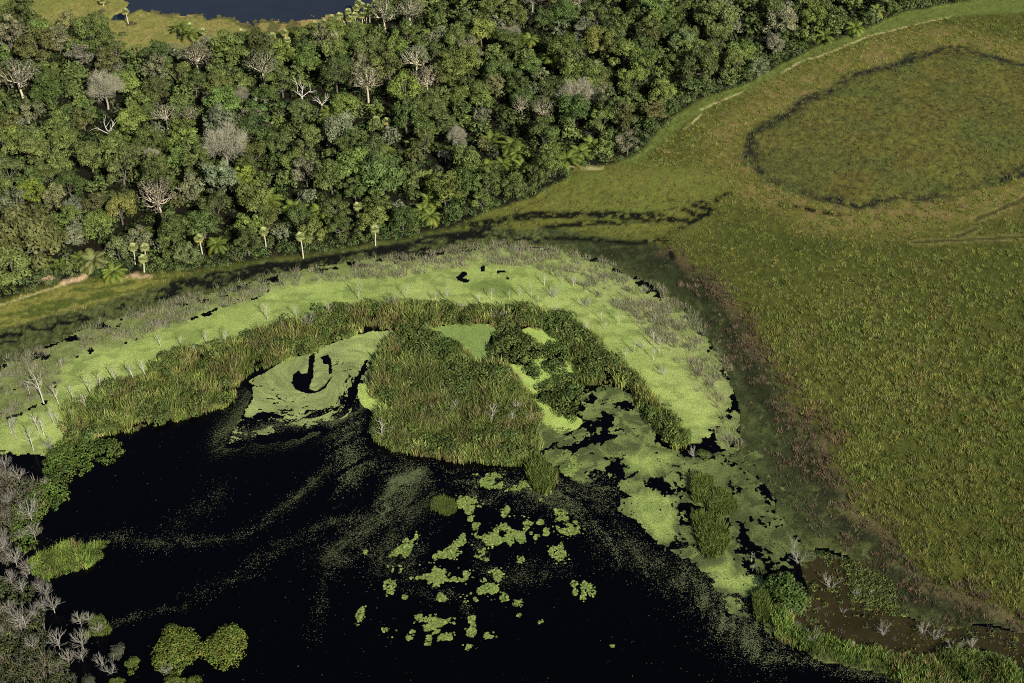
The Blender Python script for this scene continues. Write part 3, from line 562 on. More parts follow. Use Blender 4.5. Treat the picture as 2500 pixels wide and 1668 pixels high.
# ------------------------------------------------------------------ plant building blocks
def unit(v): return v/np.maximum(np.linalg.norm(v, axis=-1, keepdims=True), 1e-9)
def leaf_quads(c, nrm, size, ratio=0.62):
    n = len(c); r = unit(rng.normal(size=(n, 3))); t = unit(np.cross(nrm, r)); b = np.cross(nrm, t)
    s = size[:, None] if hasattr(size, '__len__') else size
    V = np.stack([c+t*s, c+b*s*ratio, c-t*s, c-b*s*ratio], 1).reshape(-1, 3)
    return V, np.arange(4*n).reshape(-1, 4)
def tube(mb, pts, rad, sides=4, tint_=(1, 1, 1)):
    pts = np.asarray(pts, float); n = len(pts); V = []
    for k in range(n):
        d = pts[min(k+1, n-1)]-pts[max(k-1, 0)]; d = d/max(np.linalg.norm(d), 1e-9)
        a = np.cross(d, [0.3, 0.9, 0.1] if abs(d[1]) < 0.9 else [1, 0, 0]); a /= max(np.linalg.norm(a), 1e-9); b = np.cross(d, a)
        for j in range(sides):
            an = 2*math.pi*j/sides; V.append(pts[k]+rad[k]*(math.cos(an)*a+math.sin(an)*b))
    Q = [[k*sides+j, k*sides+(j+1) % sides, (k+1)*sides+(j+1) % sides, (k+1)*sides+j] for k in range(n-1) for j in range(sides)]
    mb.add(V, Q, None, tint_)
def branch(mb, p, d, L, r, depth, spread=0.6, kids=3, up=0.25, sides=3, tips=None, bend=0.15, tint_=(1, 1, 1)):
    d = unit(np.asarray(d, float)); m = p+d*L*0.5+np.random.default_rng(int(abs(p[0]*977+p[2]*313+L*71)*1e3) % 99991).normal(0, bend*L*0.5, 3)
    e = p+d*L+rng.normal(0, bend*L*0.4, 3)
    tube(mb, [p, m, e], [r, r*0.78, r*0.5 if depth else r*0.25], sides, tint_)
    if depth == 0:
        if tips is not None: tips.append((e, d))
        return
    for k in range(kids):
        a = rng.normal(size=3); nd = unit(d+spread*unit(a)*(0.7+0.6*rng.random())+np.array([0, 0, up]))
        st = m + (e-m)*rng.random()*1.0 if k else e
        branch(mb, st, nd, L*(0.55+0.25*rng.random()), r*0.55, depth-1, spread, kids, up, 3, tips, bend, tint_)

def crown(nl, flat, leaves, lsize, openness=0.0, lr=(0.26, 0.42), spread=0.72, hue=0.12, hc=1.25):
    """crown of overlapping leafy lobes, one unit in radius, its middle 1.25 above the ground"""
    cs = []
    while len(cs) < nl:
        d = unit(rng.normal(size=3)); 
        if d[2] < -0.75: continue
        r = spread*(0.35+0.65*rng.random()**0.5); c = d*np.array([r, r, r*flat])
        if all(np.linalg.norm((c-o)*np.array([1, 1, 1.3])) > 0.17 for o, _ in cs) or rng.random() < 0.1: cs.append((c, lr[0]+(lr[1]-lr[0])*rng.random()))
    V, Q, C = [], [], []; base = 0
    for c, r in cs:
        n = int(leaves*(r/0.34)**2*(1-openness*rng.random()))
        d = unit(rng.normal(size=(n, 3))); d[:, 2] = np.where(d[:, 2] < -0.2, -d[:, 2]*0.6, d[:, 2]); d = unit(d)
        rr = r*(0.74+0.34*rng.random(n)); lump = 0.82+0.36*vnoise(d[:, :2]*2+c[:2]*9, 0.55, 5)
        p = c+d*(rr*lump)[:, None]*np.array([1, 1, 0.82])
        nr = unit(d+rng.normal(0, 0.38, (n, 3))+np.array([0, 0, 0.1]))
        v, q = leaf_quads(p, nr, lsize*(0.7+0.6*rng.random(n)))
        V.append(v); Q.append(q+base); base += len(v)
        lobe = 0.70+0.6*rng.random(); t = lobe*(0.72+0.56*rng.random((n, 1)))*np.array([1, 1, 1])
        w = hue*rng.random((n, 1)); t = t*(1+w*np.array([1.0, 0.4, -0.8]))
        C.append(np.repeat(t, 4, 0))
    V = np.concatenate(V); V[:, 2] += hc
    return (V, np.concatenate(Q), np.zeros((0, 3), np.int64), np.concatenate(C)), [(c+np.array([0, 0, hc]), r) for c, r in cs]
def limbs(cs, r0=0.055, n=9, sides=4, tint_=(1, 1, 1), to=0.9):
    mb = MB(); fork = np.array([rng.normal(0, .06), rng.normal(0, .06), min(c_[0][2] for c_ in cs)-.1])
    tube(mb, [[0, 0, -0.05], [fork[0]*0.5, fork[1]*0.3, 0.4], fork], [r0*1.25, r0, r0*0.85], 6, tint_)
    for c, r in cs[:n]:
        m = fork+(c-fork)*0.5+np.array([0, 0, -0.08])+rng.normal(0, .05, 3)
        tube(mb, [fork, m, fork+(c-fork)*to], [r0*0.62, r0*0.42, r0*0.2], sides, tint_)
        for j in range(2):
            e = c+unit(rng.normal(size=3)+np.array([0, 0, .8]))*r*0.9
            tube(mb, [m, (m+e)/2+rng.normal(0, .03, 3), e], [r0*0.3, r0*0.2, r0*0.08], 3, tint_)
    return mb
DENSE, SPARSE, BARE, SNAG = [], [], [], []
for k in range(14):
    c, cs = crown(int(rng.integers(24, 38)), 0.80+0.25*rng.random(), 195, 0.046+0.012*rng.random(), 0.25, (0.16, 0.31) if k % 2 else (0.20, 0.38), 0.88, 0.12, 1.05)
    DENSE.append((mk_mesh('crown', *c, mat=M_leaf), limbs(cs).mesh('trunk', M_bark)))
for k in range(6):
    c, cs = crown(int(rng.integers(24, 34)), 0.5+0.15*rng.random(), 62, 0.045, 0.5, (0.18, 0.32), 0.84)
    SPARSE.append((mk_mesh('crown', *c, mat=M_leaf), limbs(cs, 0.05, 18, 4, (1.25, 1.2, 1.1), 1.0).mesh('trunk', M_bark)))
def bare_tree(depth, kids, spread, up, twig, r0, lead=0.75, L0=0.62):
    mb = MB(); tips = []
    tube(mb, [[0, 0, -.05], [.03, .02, lead*0.5], [0, 0, lead]], [r0*1.4, r0*1.1, r0], 6)
    for k in range(5):
        a = k*1.2566+rng.normal(0, .25); branch(mb, np.array([0, 0, lead*(0.8+0.2*rng.random())]), [math.cos(a)*0.9, math.sin(a)*0.9, 0.75+0.5*rng.random()], L0*(0.8+0.4*rng.random()), r0*0.6, depth, spread, kids, up, 4, tips)
    tw = MB()
    if twig:
        P = np.array([t[0] for t in tips]); D = np.array([t[1] for t in tips]); idx = rng.integers(0, len(P), twig)
        d = unit(D[idx]+rng.normal(0, .55, (twig, 3))+np.array([0, 0, .3])); L = 0.12+0.16*rng.random((twig, 1)); s = unit(np.cross(d, rng.normal(size=(twig, 3))))*0.006
        p = P[idx]+rng.normal(0, .07, (twig, 3))
        tw.add(np.stack([p-s, p+s, p+d*L], 1).reshape(-1, 3), None, np.arange(twig*3).reshape(-1, 3), np.repeat(0.8+0.4*rng.random((twig, 1)), 3, 0)*np.ones(3))
    return mb.mesh('trunk', M_bark), (tw.mesh('twigs', M_bark) if twig else None)
for k in range(4): BARE.append(bare_tree(2, 5, 0.85, 0.10, 5200, 0.042, 0.7, 0.55))
for k in range(4): SNAG.append(bare_tree(1, 3, 0.8, 0.1, 0, 0.06, 0.8, 0.75))

def fan_palm(h=1.0):
    """unit trunk height; crown radius .22"""
    tr = MB(); tube(tr, [[0, 0, -.02], [.01, .0, .5], [.0, .01, 1]], [.022, .018, .016], 6)
    lf = MB(); top = np.array([0, 0.01, 1.0])
    for k in range(34):
        z = rng.uniform(-0.55, 1.0); a = rng.random()*6.283; d = np.array([math.cos(a)*math.sqrt(1-z*z), math.sin(a)*math.sqrt(1-z*z), z])
        c = top+d*0.10; tube(lf, [top, c], [.004, .003], 3, (1.1, 1.05, .8)); s = unit(np.cross(d, [0.1, 0.2, 1])); u_ = np.cross(s, d)
        nb = 9; V = [c]; dry = z < -0.3; tone = (0.9+0.3*rng.random())*(np.array([1.15, .95, .7]) if dry else np.ones(3))
        for j in range(nb*2+1):
            an = (-1.9+3.8*j/(nb*2)); L = 0.13 if j % 2 == 0 else 0.085
            V.append(c+(d*math.cos(an)+s*math.sin(an))*L-u_*0.012*math.cos(an)*(-1 if j % 2 else 1)*1.2+np.array([0, 0, -0.03*abs(math.sin(an))]))
        lf.add(V, None, [[0, j, j+1] for j in range(1, nb*2+1)], tone)
    return tr.mesh('trunk', M_bark), lf.mesh('crown', M_leaf)
FAN = [fan_palm() for _ in range(4)]
def feather_palm(nf, stem):
    """fronds one unit long on a stem"""
    tr = MB(); tube(tr, [[0, 0, -.05], [0, .02, stem*0.5], [0, 0, stem]], [.05, .045, .04], 6)
    lf = MB()
    for k in range(nf):
        a = k*2.399+rng.normal(0, .15); el = 1.35-1.25*(k/nf)+rng.normal(0, .1); h = np.array([math.cos(a), math.sin(a), 0]); L = 0.85+0.3*rng.random(); side = np.array([-h[1], h[0], 0])
        tt = np.linspace(0, 1, 9); arc = el-tt*(1.5+0.3*rng.random())*0.85; st = np.cumsum(np.stack([np.cos(arc), np.sin(arc)], 1)*L/9, 0)
        P = np.array([0, 0, stem])+h*st[:, :1]+np.array([0, 0, 1.])*st[:, 1:2]; tone = (0.8+0.4*rng.random())*(np.array([1.25, 1.0, .7]) if k > nf-3 else np.ones(3))
        tube(lf, P[::2], [.012, .01, .008, .006, .004], 3, tone*1.1)
        nl = 16; s_ = np.linspace(.1, .98, nl)
        for sg in (-1, 1):
            p0 = np.stack([np.interp(s_, tt, P[:, i_]) for i_ in range(3)], 1); d = unit(np.gradient(p0, axis=0)); ln = (0.30*np.sin(np.pi*(0.12+0.80*s_))**0.7)[:, None]
            tip = p0+sg*side*ln*0.85+d*ln*0.55+np.array([0, 0, -.28])*ln+rng.normal(0, .012, (nl, 3)); wd = d*0.034
            lf.add(np.stack([p0-wd, p0+wd, tip], 1).reshape(-1, 3), None, np.arange(nl*3).reshape(-1, 3), np.repeat(tone*(0.85+0.3*rng.random((nl, 1))), 3, 0))
    return tr.mesh('trunk', M_bark), lf.mesh('crown', M_leaf)
FEATHER = [feather_palm(n_, s_) for n_, s_ in ((16, .25), (18, .4), (15, .2), (20, .55))]
def dead_tree(kind):
    """bleached tree one unit tall with upswept bare branches"""
    mb = MB(); lean = rng.normal(0, .05, 2); tips = []
    if kind == 'bush':
        for k in range(11):
            a = rng.random()*6.283; branch(mb, np.array([rng.normal(0, .04), rng.normal(0, .04), 0]), [math.cos(a)*.75, math.sin(a)*.75, .6+rng.random()], .5+.25*rng.random(), .016, 2, .55, 3, .25, 3, tips, .1, (.9, .9, .92))
        mb.C = [c*np.array([.44, .42, .36]) for c in mb.C]; return mb.mesh('shrub_stems', M_dead)
    n = {'spire': 13, 'fork': 9, 'bushy': 18}[kind]; top = np.array([lean[0], lean[1], 1.0 if kind != 'bushy' else .7])
    tube(mb, [[0, 0, -.04], [lean[0]*.2, lean[1]*.2, .35], [lean[0]*.6, lean[1]*.6, .7], top], [.024, .018, .012, .005], 5)
    for k in range(n):
        z = (.32 if kind != 'bushy' else .2)+(.6 if kind != 'bushy' else .4)*(k+rng.random())/n; a = k*2.4+rng.normal(0, .4); p = np.array([lean[0]*z, lean[1]*z, z]); w = 1.0 if kind == 'bushy' else .75
        branch(mb, p, [math.cos(a)*w, math.sin(a)*w, .85+.4*rng.random()], (.42-.22*z)*(1.1 if kind == 'bushy' else .95), .0095, 1 if kind != 'bushy' else 2, .6, 3 if kind == 'bushy' else 2, .2, 3, tips, .12)
    mb.C = [c*np.array([.54, .51, .43])*(.7+.4*rng.random())*(.75 if kind == 'bushy' else 1) for c in mb.C]; return mb.mesh('trunk', M_dead)
DEADS = {k: [dead_tree(k) for _ in range(4 if k != 'bush' else 3)] for k in ('spire', 'fork', 'bushy', 'bush')}

def blade_clump(n, h, r, w, lean, seg=1, tone=.3):  # blades tinted darker at the foot, lighter at the tip: painted clump shade
    mb = MB()
    for k in range(n):
        a = rng.random()*6.283; rr = r*rng.random()**.6; b = np.array([math.cos(a)*rr, math.sin(a)*rr, 0]); la = a+rng.normal(0, .8); L = h*(.6+.5*rng.random())
        d = np.array([math.cos(la), math.sin(la), 0])*lean*(.4+rng.random()); s = np.array([-math.sin(la), math.cos(la), 0])*w*(.7+.6*rng.random())
        if rng.random() < .5: s = np.array([s[1], -s[0], 0])
        t_ = 1-tone/2+tone*rng.random(); c = np.array([[.7], [.7], [1.1]])*t_*np.ones((1, 3))
        if seg == 1: mb.add([b-s, b+s, b+d*L+np.array([0, 0, L])], None, [[0, 1, 2]], c)
        else:
            m = b+d*L*.35+np.array([0, 0, L*.62]); e = b+d*L*1.1+np.array([0, 0, L*.95])
            mb.add([b-s, b+s, m+s*.8, m-s*.8, e], [[0, 1, 2, 3]], [[3, 2, 4]], np.array([.75, .75, 1, 1, 1.15])[:, None]*t_*np.ones((1, 3)))
    return mb.arrays()
def leaf_mound(n, size, up=.5):
    d = unit(rng.normal(size=(n, 3))); d[:, 2] = np.abs(d[:, 2]); lump = .7+.5*vnoise(d[:, :2]+3*rng.random(), .5, int(rng.integers(1e4)))
    p = d*lump[:, None]*(.75+.3*rng.random((n, 1)))*np.array([1, 1, .85]); nr = unit(d+rng.normal(0, .5, (n, 3))+np.array([0, 0, .3]))
    V, Q = leaf_quads(p, nr, size*(.7+.6*rng.random(n)))
    return V, Q, np.zeros((0, 3), np.int64), np.repeat(.7+.6*rng.random((n, 1)), 4, 0)*np.ones(3)
def put_stuff(name, protos, P, z, scale, tint_, mat, label, cat, pick=None, rot=None):
    pos = np.concatenate([P, np.broadcast_to(np.asarray(z, float).reshape(-1, 1) if hasattr(z, '__len__') else z, (len(P), 1))], 1)
    mb = spread_copies(protos, pos, rng.random(len(P))*6.283 if rot is None else rot, scale, tint_, pick)
    return link(name, mb.mesh(name, mat), kind='stuff', label=label, category=cat)
def blue(poly_or_pts, spacing, n):
    """spaced random points inside an outline"""
    P = in_poly(poly_or_pts, n); cell = {}; keep = []
    for i_, p in enumerate(P):
        k = (int(p[0]//spacing), int(p[1]//spacing)); ok = True
        for a in (-1, 0, 1):
            for b in (-1, 0, 1):
                for j in cell.get((k[0]+a, k[1]+b), ()):
                    if (P[j, 0]-p[0])**2+(P[j, 1]-p[1])**2 < spacing*spacing: ok = False
        if ok: cell.setdefault(k, []).append(i_); keep.append(i_)
    return P[keep]
def mixt(n, cols, w=None, jit=.18):
    cols = np.array(cols); k = rng.choice(len(cols), n, p=w); return cols[k]*(1+jit*rng.normal(size=(n, 1)).clip(-2, 2))*(1+.05*rng.normal(size=(n, 3)))

# ------------------------------------------------------------------ labels from what stands nearby
class Namer:
    def __init__(s, marks): s.names = [m[0] for m in marks]; s.P = np.array([m[1] for m in marks], float).reshape(-1, 2); s.used = {}
    def label(s, head, p, group=None):
        d = np.hypot(*(s.P-p).T); o = np.argsort(d); c = []
        A = s.P[o[0]]; v = p-A; n0 = s.names[o[0]]
        if d[o[0]] < 13: c.append(f'{head} beside the {n0}')
        if v[1] > abs(v[0])*1.2: c.append(f'{head} just behind the {n0}')
        if -v[1] > abs(v[0])*1.2: c.append(f'{head} just in front of the {n0}')
        prs = []
        for i_ in range(12):
            for j in range(i_+1, 15):
                if j >= len(o): continue
                a, b = s.P[o[i_]], s.P[o[j]]; e = b-a; t_ = ((p-a) @ e)/max(e @ e, 1e-6)
                off = abs(np.cross(e, p-a))/max(np.linalg.norm(e), 1e-6)/max(np.linalg.norm(e), 1e-6)
                if .15 < t_ < .85 and off < .45: prs.append((off+np.linalg.norm(e)/300, f'{head} between the {s.names[o[i_]]} and the {s.names[o[j]]}'))
        c += [x for _, x in sorted(prs)]
        c += [f'{head} nearest of its kind to the {n0}'.replace('nearest of its kind to', 'standing close to')]
        c += [f'{head} a little behind the {s.names[o[k]]}' for k in range(1, 4) if p[1]-s.P[o[k]][1] > abs(p[0]-s.P[o[k]][0])]
        c += [f'{head} a little in front of the {s.names[o[k]]}' for k in range(1, 4) if s.P[o[k]][1]-p[1] > abs(p[0]-s.P[o[k]][0])]
        c += [f'{head} between the {s.names[o[i_]]} and the {s.names[o[j]]}, nearer the {n0}' for i_, j in ((0, 1), (0, 2), (1, 2)) if j < len(o)] + [f'{head} nearer the {n0} than any landmark else'.replace(' than any landmark else', ' on its farther side')]*(v[1] > 0)
        c = [x for x in c if len(x.split()) <= 16]
        for x in c:
            if x not in s.used: s.used[x] = 1; return x
        return c[0] if c else f'{head} standing near the {n0}'
# ------------------------------------------------------------------ the forest
LEAF = {'dark': (.086, .122, .036), 'mid': (.130, .172, .050), 'grey': (.175, .192, .115), 'bright': (.165, .215, .056), 'olive': (.122, .128, .046), 'yellow': (.190, .235, .042), 'pale': (.185, .210, .095), 'sparse': (.145, .152, .092)}
BARKC = {'bare': (.34, .31, .25), 'snag': (.58, .54, .47)}
WORD = {'dark': 'dark green', 'mid': 'mid green', 'grey': 'grey green', 'bright': 'fresh green', 'olive': 'brownish olive', 'yellow': 'yellow green', 'pale': 'pale green', 'sparse': 'thin grey green'}
# crop, x, y and width of the crown as traced, kind, landmark name, own label
NOTED = [
 (1, 150, 140, 270, 'dark', 'corner tree', 'broad dark tree at the forest corner below the grassy clearing'), (1, 60, 270, 240, 'grey', None, None), (1, 255, 335, 290, 'olive', None, None),
 (1, 470, 185, 160, 'pale', 'pale clearing tree', 'pale light green tree standing out on the edge of the clearing'), (1, 650, 265, 240, 'dark', None, None), (1, 545, 400, 190, 'grey', None, None), (1, 740, 430, 180, 'olive', None, None), (1, 940, 390, 160, 'mid', None, None),
 (1, 1075, 490, 200, 'grey', 'round silvery tree', 'round silvery grey green tree with dense dome in the left forest'.replace(' in the left forest', ' behind dark green crowns')), (1, 1250, 405, 160, 'grey', None, None), (1, 130, 545, 290, 'sparse', 'wide thin tree', 'wide thin grey green tree with pale twigs at the forest border'), (1, 330, 490, 170, 'mid', None, None), (1, 560, 540, 160, 'mid', None, None),
 (1, 715, 625, 250, 'bare', 'flat topped tan tree', 'leafless tan tree with a flat fan shaped top above green crowns'), (1, 890, 600, 190, 'bright', 'bright round tree', 'bright green round tree touching the flat topped tan tree'), (1, 1590, 540, 170, 'mid', None, None), (1, 1800, 490, 250, 'sparse', None, None),
 (1, 2060, 640, 190, 'snag', 'upright snag', 'white dead snag with upright forked limbs among green crowns'), (1, 2195, 700, 170, 'snag', 'crooked snag', 'white dead snag with crooked spreading limbs beside the upright snag'), (1, 2100, 450, 210, 'dark', None, None), (1, 2285, 390, 180, 'mid', None, None), (1, 1800, 335, 230, 'olive', None, None), (1, 560, 700, 130, 'bright', None, None),
 (1, 230, 790, 180, 'grey', None, None), (1, 390, 840, 170, 'mid', None, None), (1, 570, 840, 160, 'olive', 'red olive tree', 'brown olive tree with a long pale trunk beside a white snag'), (1, 740, 890, 180, 'snag', 'low white snag', 'white dead snag with low outstretched limbs in a dark gap'),
 (1, 90, 945, 210, 'olive', None, None), (1, 300, 955, 150, 'bright', None, None), (1, 440, 965, 190, 'mid', None, None), (1, 1260, 975, 190, 'bright', 'long trunked tree', 'fresh green round tree with its pale slim trunk showing'), (1, 1530, 1000, 310, 'bare', 'great bare tree', 'great leafless tan tree with fanned branches, widest bare crown of the forest'),
 (1, 1700, 840, 220, 'grey', None, None), (1, 1065, 1100, 160, 'bare', 'small whitish bare tree', 'small leafless whitish tree with a rounded twiggy crown'), (1, 1210, 1125, 170, 'mid', None, None), (1, 70, 840, 170, 'mid', None, None), (1, 1130, 790, 200, 'sparse', None, None), (1, 1300, 800, 170, 'sparse', None, None), (1, 620, 1095, 240, 'mid', None, None), (1, 830, 1175, 270, 'mid', 'broad spreading tree', 'broad spreading mid green tree with many rounded lobes'), (1, 420, 1145, 180, 'mid', None, None),
 (1, 215, 1330, 190, 'yellow', 'ochre tree', 'yellow ochre tree rising between two pale grey green crowns'), (1, 100, 1420, 220, 'grey', None, None), (1, 380, 1380, 180, 'pale', None, None), (1, 1510, 1280, 250, 'grey', None, None), (1, 1665, 1250, 190, 'yellow', 'yellow tree', 'vivid yellow green tree, the brightest crown of the forest'), (1, 1090, 1370, 330, 'sparse', 'great thin tree', 'great thin grey green tree with pale limbs showing through'),
 (1, 2090, 1200, 230, 'grey', None, None), (1, 2080, 1060, 170, 'mid', None, None), (1, 2290, 950, 200, 'grey', None, None), (1, 1900, 1010, 170, 'mid', None, None), (1, 1960, 1245, 150, 'mid', None, None), (1, 640, 1400, 190, 'olive', None, None), (1, 500, 1430, 160, 'grey', None, None), (1, 720, 450, 110, 'bare', None, 'low leafless brownish tree among olive crowns in the rear forest'),
 (2, 560, 95, 240, 'sparse', 'tall thin tree', 'tall thin grey tree by the lakeside palms with pale forked trunk'), (2, 970, 30, 160, 'bright', None, None), (2, 1110, 110, 170, 'mid', None, None), (2, 1235, 245, 140, 'bare', 'small tan tree', 'small leafless tan tree in the rear forest'), (2, 1050, 245, 200, 'bright', None, None), (2, 480, 365, 180, 'bright', 'lit dome tree', 'light green dome shaped tree with twin pale trunks'), (2, 270, 570, 280, 'sparse', 'broad grey tree', 'broad grey green tree with pale branches fanning through it'),
 (2, 680, 560, 230, 'sparse', 'white trunked tree', 'grey green tree on a thick forked white trunk'), (2, 700, 375, 210, 'mid', None, None), (2, 190, 235, 180, 'mid', None, None), (2, 170, 350, 180, 'dark', None, None), (2, 970, 370, 180, 'grey', None, None), (2, 1150, 385, 160, 'mid', None, None), (2, 1300, 600, 180, 'dark', 'dark dome tree', 'dark domed tree in the middle of the forest'), (2, 1150, 610, 160, 'pale', 'loose pale tree', 'loose pale yellowish tree with scattered leaf tufts'),
 (2, 1690, 655, 230, 'bare', 'big tan dome', 'big leafless tan tree with a dense dome of twigs'), (2, 1855, 650, 110, 'bare', None, 'small leafless tan tree leaning against the big tan dome'), (2, 2070, 580, 210, 'bright', 'plump bright tree', 'plump bright green tree with cauliflower like lobes'), (2, 1820, 480, 130, 'pale', None, None), (2, 2190, 250, 190, 'olive', None, None), (2, 1840, 115, 180, 'mid', None, None), (2, 2230, 80, 200, 'mid', None, None), (2, 1720, 15, 180, 'sparse', None, None),
 (2, 1330, 740, 180, 'sparse', None, None), (2, 1470, 790, 190, 'sparse', None, None), (2, 890, 965, 180, 'bare', 'round tan tree', 'round leafless tan tree like a dandelion head'), (2, 100, 930, 270, 'grey', 'grey cloud tree', 'large grey green tree with a soft cloud like crown'), (2, 430, 940, 150, 'grey', None, None), (2, 410, 1180, 170, 'mid', None, None), (2, 805, 1085, 90, 'bare', None, 'small purplish leafless tree below the round tan tree'), (2, 950, 1150, 240, 'mid', None, None), (2, 1480, 950, 220, 'dark', None, None), (2, 1665, 920, 140, 'bright', None, None), (2, 1060, 1010, 140, 'olive', None, None), (2, 190, 1330, 170, 'dark', None, None),
 (2, 1520, 1130, 200, 'mid', None, None), (2, 1920, 740, 230, 'dark', None, None), (2, 2050, 1000, 170, 'grey', 'grey border tree', 'grey green tree at the meadow border where the path begins'), (2, 600, 1100, 150, 'olive', None, None), (2, 620, 800, 170, 'mid', None, None), (2, 1050, 800, 150, 'sparse', None, None), (2, 330, 880, 130, 'mid', None, None), (2, 60, 1180, 150, 'bright', None, None),
 (3, 300, 40, 150, 'grey', None, None), (3, 470, 60, 160, 'mid', None, None), (3, 990, 60, 170, 'mid', 'far tree', 'mid green tree at the back of the forest above the trail'), (3, 500, 200, 160, 'dark', None, None), (3, 240, 400, 170, 'mid', None, None), (3, 540, 480, 140, 'grey', 'silver edge tree', 'silver green tree at the forest border beside the light trail'), (3, 640, 310, 170, 'grey', None, None), (3, 880, 250, 150, 'bright', None, None), (3, 800, 120, 140, 'dark', None, None), (3, 1560, 30, 130, 'dark', None, None), (3, 700, 90, 150, 'grey', None, None),
 (4, 200, 170, 430, 'mid', 'vine covered mound', 'huge smooth mid green tree mound draped in vines'), (4, 60, 330, 300, 'mid', None, None), (4, 810, 215, 160, 'pale', 'pale bush tree', 'pale cream green bushy tree above the sandy bank'), (4, 560, 40, 150, 'grey', None, None), (4, 1080, 180, 100, 'snag', None, 'small whitish dead tree among the fan palms on the bank'),
]
FANS = [(1, 855, 80, 170, 878, 'lone lakeside palm', 'lone slender fan palm casting its shadow on the far lake'), (1, 1385, 215, 275, 1400, 'clearing palm', 'fan palm with bare trunk in the clearing grass'), (1, 1650, 220, 275, 1660, None, None), (1, 1960, 275, 320, 1975, None, None), (1, 2210, 152, 205, 2226, None, None), (1, 2150, 165, 230, 2160, None, None), (1, 1300, 178, 240, 1310, None, None), (1, 1860, 245, 300, 1868, None, None), (1, 1945, 225, 290, 1950, None, None),
 (2, 30, 122, 190, 38, None, None), (2, 82, 108, 190, 90, None, None), (2, 138, 80, 150, 150, None, None), (2, 195, 55, 150, 205, None, None), (2, 240, 40, 140, 250, 'palm grove', None), (2, 282, 50, 150, 288, None, None), (2, 100, 165, 230, 105, None, None), (2, 232, 105, 175, 238, None, None), (2, 322, 22, 110, 330, None, None), (2, 185, 105, 180, 192, None, None), (2, 285, 95, 160, 288, None, None), (2, 150, 130, 200, 155, None, None), (2, 30, 180, 240, 36, None, None), (2, 375, 5, 90, 380, None, None), (2, 60, 150, 210, 66, None, None), (2, 210, 20, 110, 216, None, None), (2, 260, 75, 160, 266, None, None),
 (2, 205, 1410, 1480, 207, 'pale star palm', 'pale star shaped fan palm set low in dark foliage'), (2, 330, 820, 880, 336, None, None), (2, 400, 830, 890, 405, None, None), (4, 910, 180, 300, 925, None, None), (4, 980, 258, 350, 985, None, None), (4, 990, 180, 280, 995, None, None), (4, 1358, 118, 270, 1390, 'leaning bank palm', 'fan palm with a leaning pale trunk above the bank foliage'), (4, 1800, 72, 200, 1820, None, None), (4, 2050, 105, 252, 2072, 'tall bank palm', 'tall fan palm with a long white trunk at the black waterline'), (5, 322, 55, 165, 326, 'waterside palm', 'fan palm on a short white trunk at the waterline'), (1, 700, 5, 40, 705, None, None)]
FEATHERS = [(1, 840, 825, 160), (1, 1000, 915, 170), (1, 905, 945, 150), (1, 1290, 1475, 160), (1, 1820, 1335, 210), (1, 2000, 1395, 190), (1, 2250, 760, 150), (1, 2180, 1420, 150), (1, 1190, 1010, 110), (1, 1880, 960, 120), (2, 1120, 925, 170), (2, 1250, 965, 170), (2, 1305, 1015, 180), (2, 1640, 1060, 190), (2, 1725, 1010, 190), (2, 335, 985, 150), (2, 595, 975, 170), (2, 1090, 1120, 160), (2, 1195, 1095, 150), (2, 645, 1420, 150), (2, 700, 1350, 170), (2, 725, 1310, 140), (2, 1420, 370, 150), (2, 1520, 395, 120), (2, 1535, 560, 140), (2, 690, 235, 130), (2, 400, 1020, 150), (2, 2310, 605, 130), (2, 1325, 1115, 150), (2, 1380, 270, 130), (2, 1800, 980, 140), (2, 700, 1450, 150), (2, 690, 1215, 130), (2, 20, 760, 130),
 (4, 400, 285, 150), (4, 290, 275, 140), (4, 632, 235, 230), (4, 765, 320, 170), (4, 540, 235, 160), (4, 1480, 165, 140), (4, 980, 60, 150), (3, 1200, 190, 130), (3, 990, 250, 130), (3, 1340, 75, 110), (2, 1560, 1000, 150), (2, 1450, 1100, 130), (2, 1260, 240, 110), (1, 1230, 185, 110), (1, 1290, 225, 130)]
def at_height(c, x, y, h):
    k = CROP[c]; return ground(k[0]+x/k[2], k[1]+y/k[2], h)
def span(c, d, P):
    return d/CROP[c][2]*math.hypot(math.hypot(*P), CAM_H)/FPX
trees = []      # x, y, R, kind, landmark, label
for c, x, y, d, kind, mark, lab in NOTED:
    R = span(c, d, at_height(c, x, y, 6))/2*(1.0 if kind in ('bare', 'snag') else 0.98)
    P = at_height(c, x, y, (1.15 if kind in ('bare', 'snag', 'sparse') else 0.95)*R); trees.append([P[0], P[1], R, kind, mark, lab])
KINDS_RND = ['dark', 'mid', 'grey', 'bright', 'olive', 'sparse', 'bare', 'pale']; KW = [.29, .42, .14, .07, .02, .03, .003, .027]
vis = lambda P: (lambda s: (s[:, 0] > -60) & (s[:, 0] < 2560) & (s[:, 1] > -90))(project(P, 4.0))
cand = in_poly(FOREST, 9000); cand = cand[vis(cand)]
ok_d = sdf(cand, FOREST); blueish = fbm(cand, 40, 2, 201)
TX = [np.array([t_[0], t_[1]]) for t_ in trees]; TR = [t_[2] for t_ in trees]
PALM = np.array([at_height(c, xb, yb, .5) for c, x, y, yb, xb, _, _ in FANS]+[at_height(c, x, y, 2) for c, x, y, d in FEATHERS]); PR = np.array([1.5]*len(FANS)+[1.0]*len(FEATHERS))
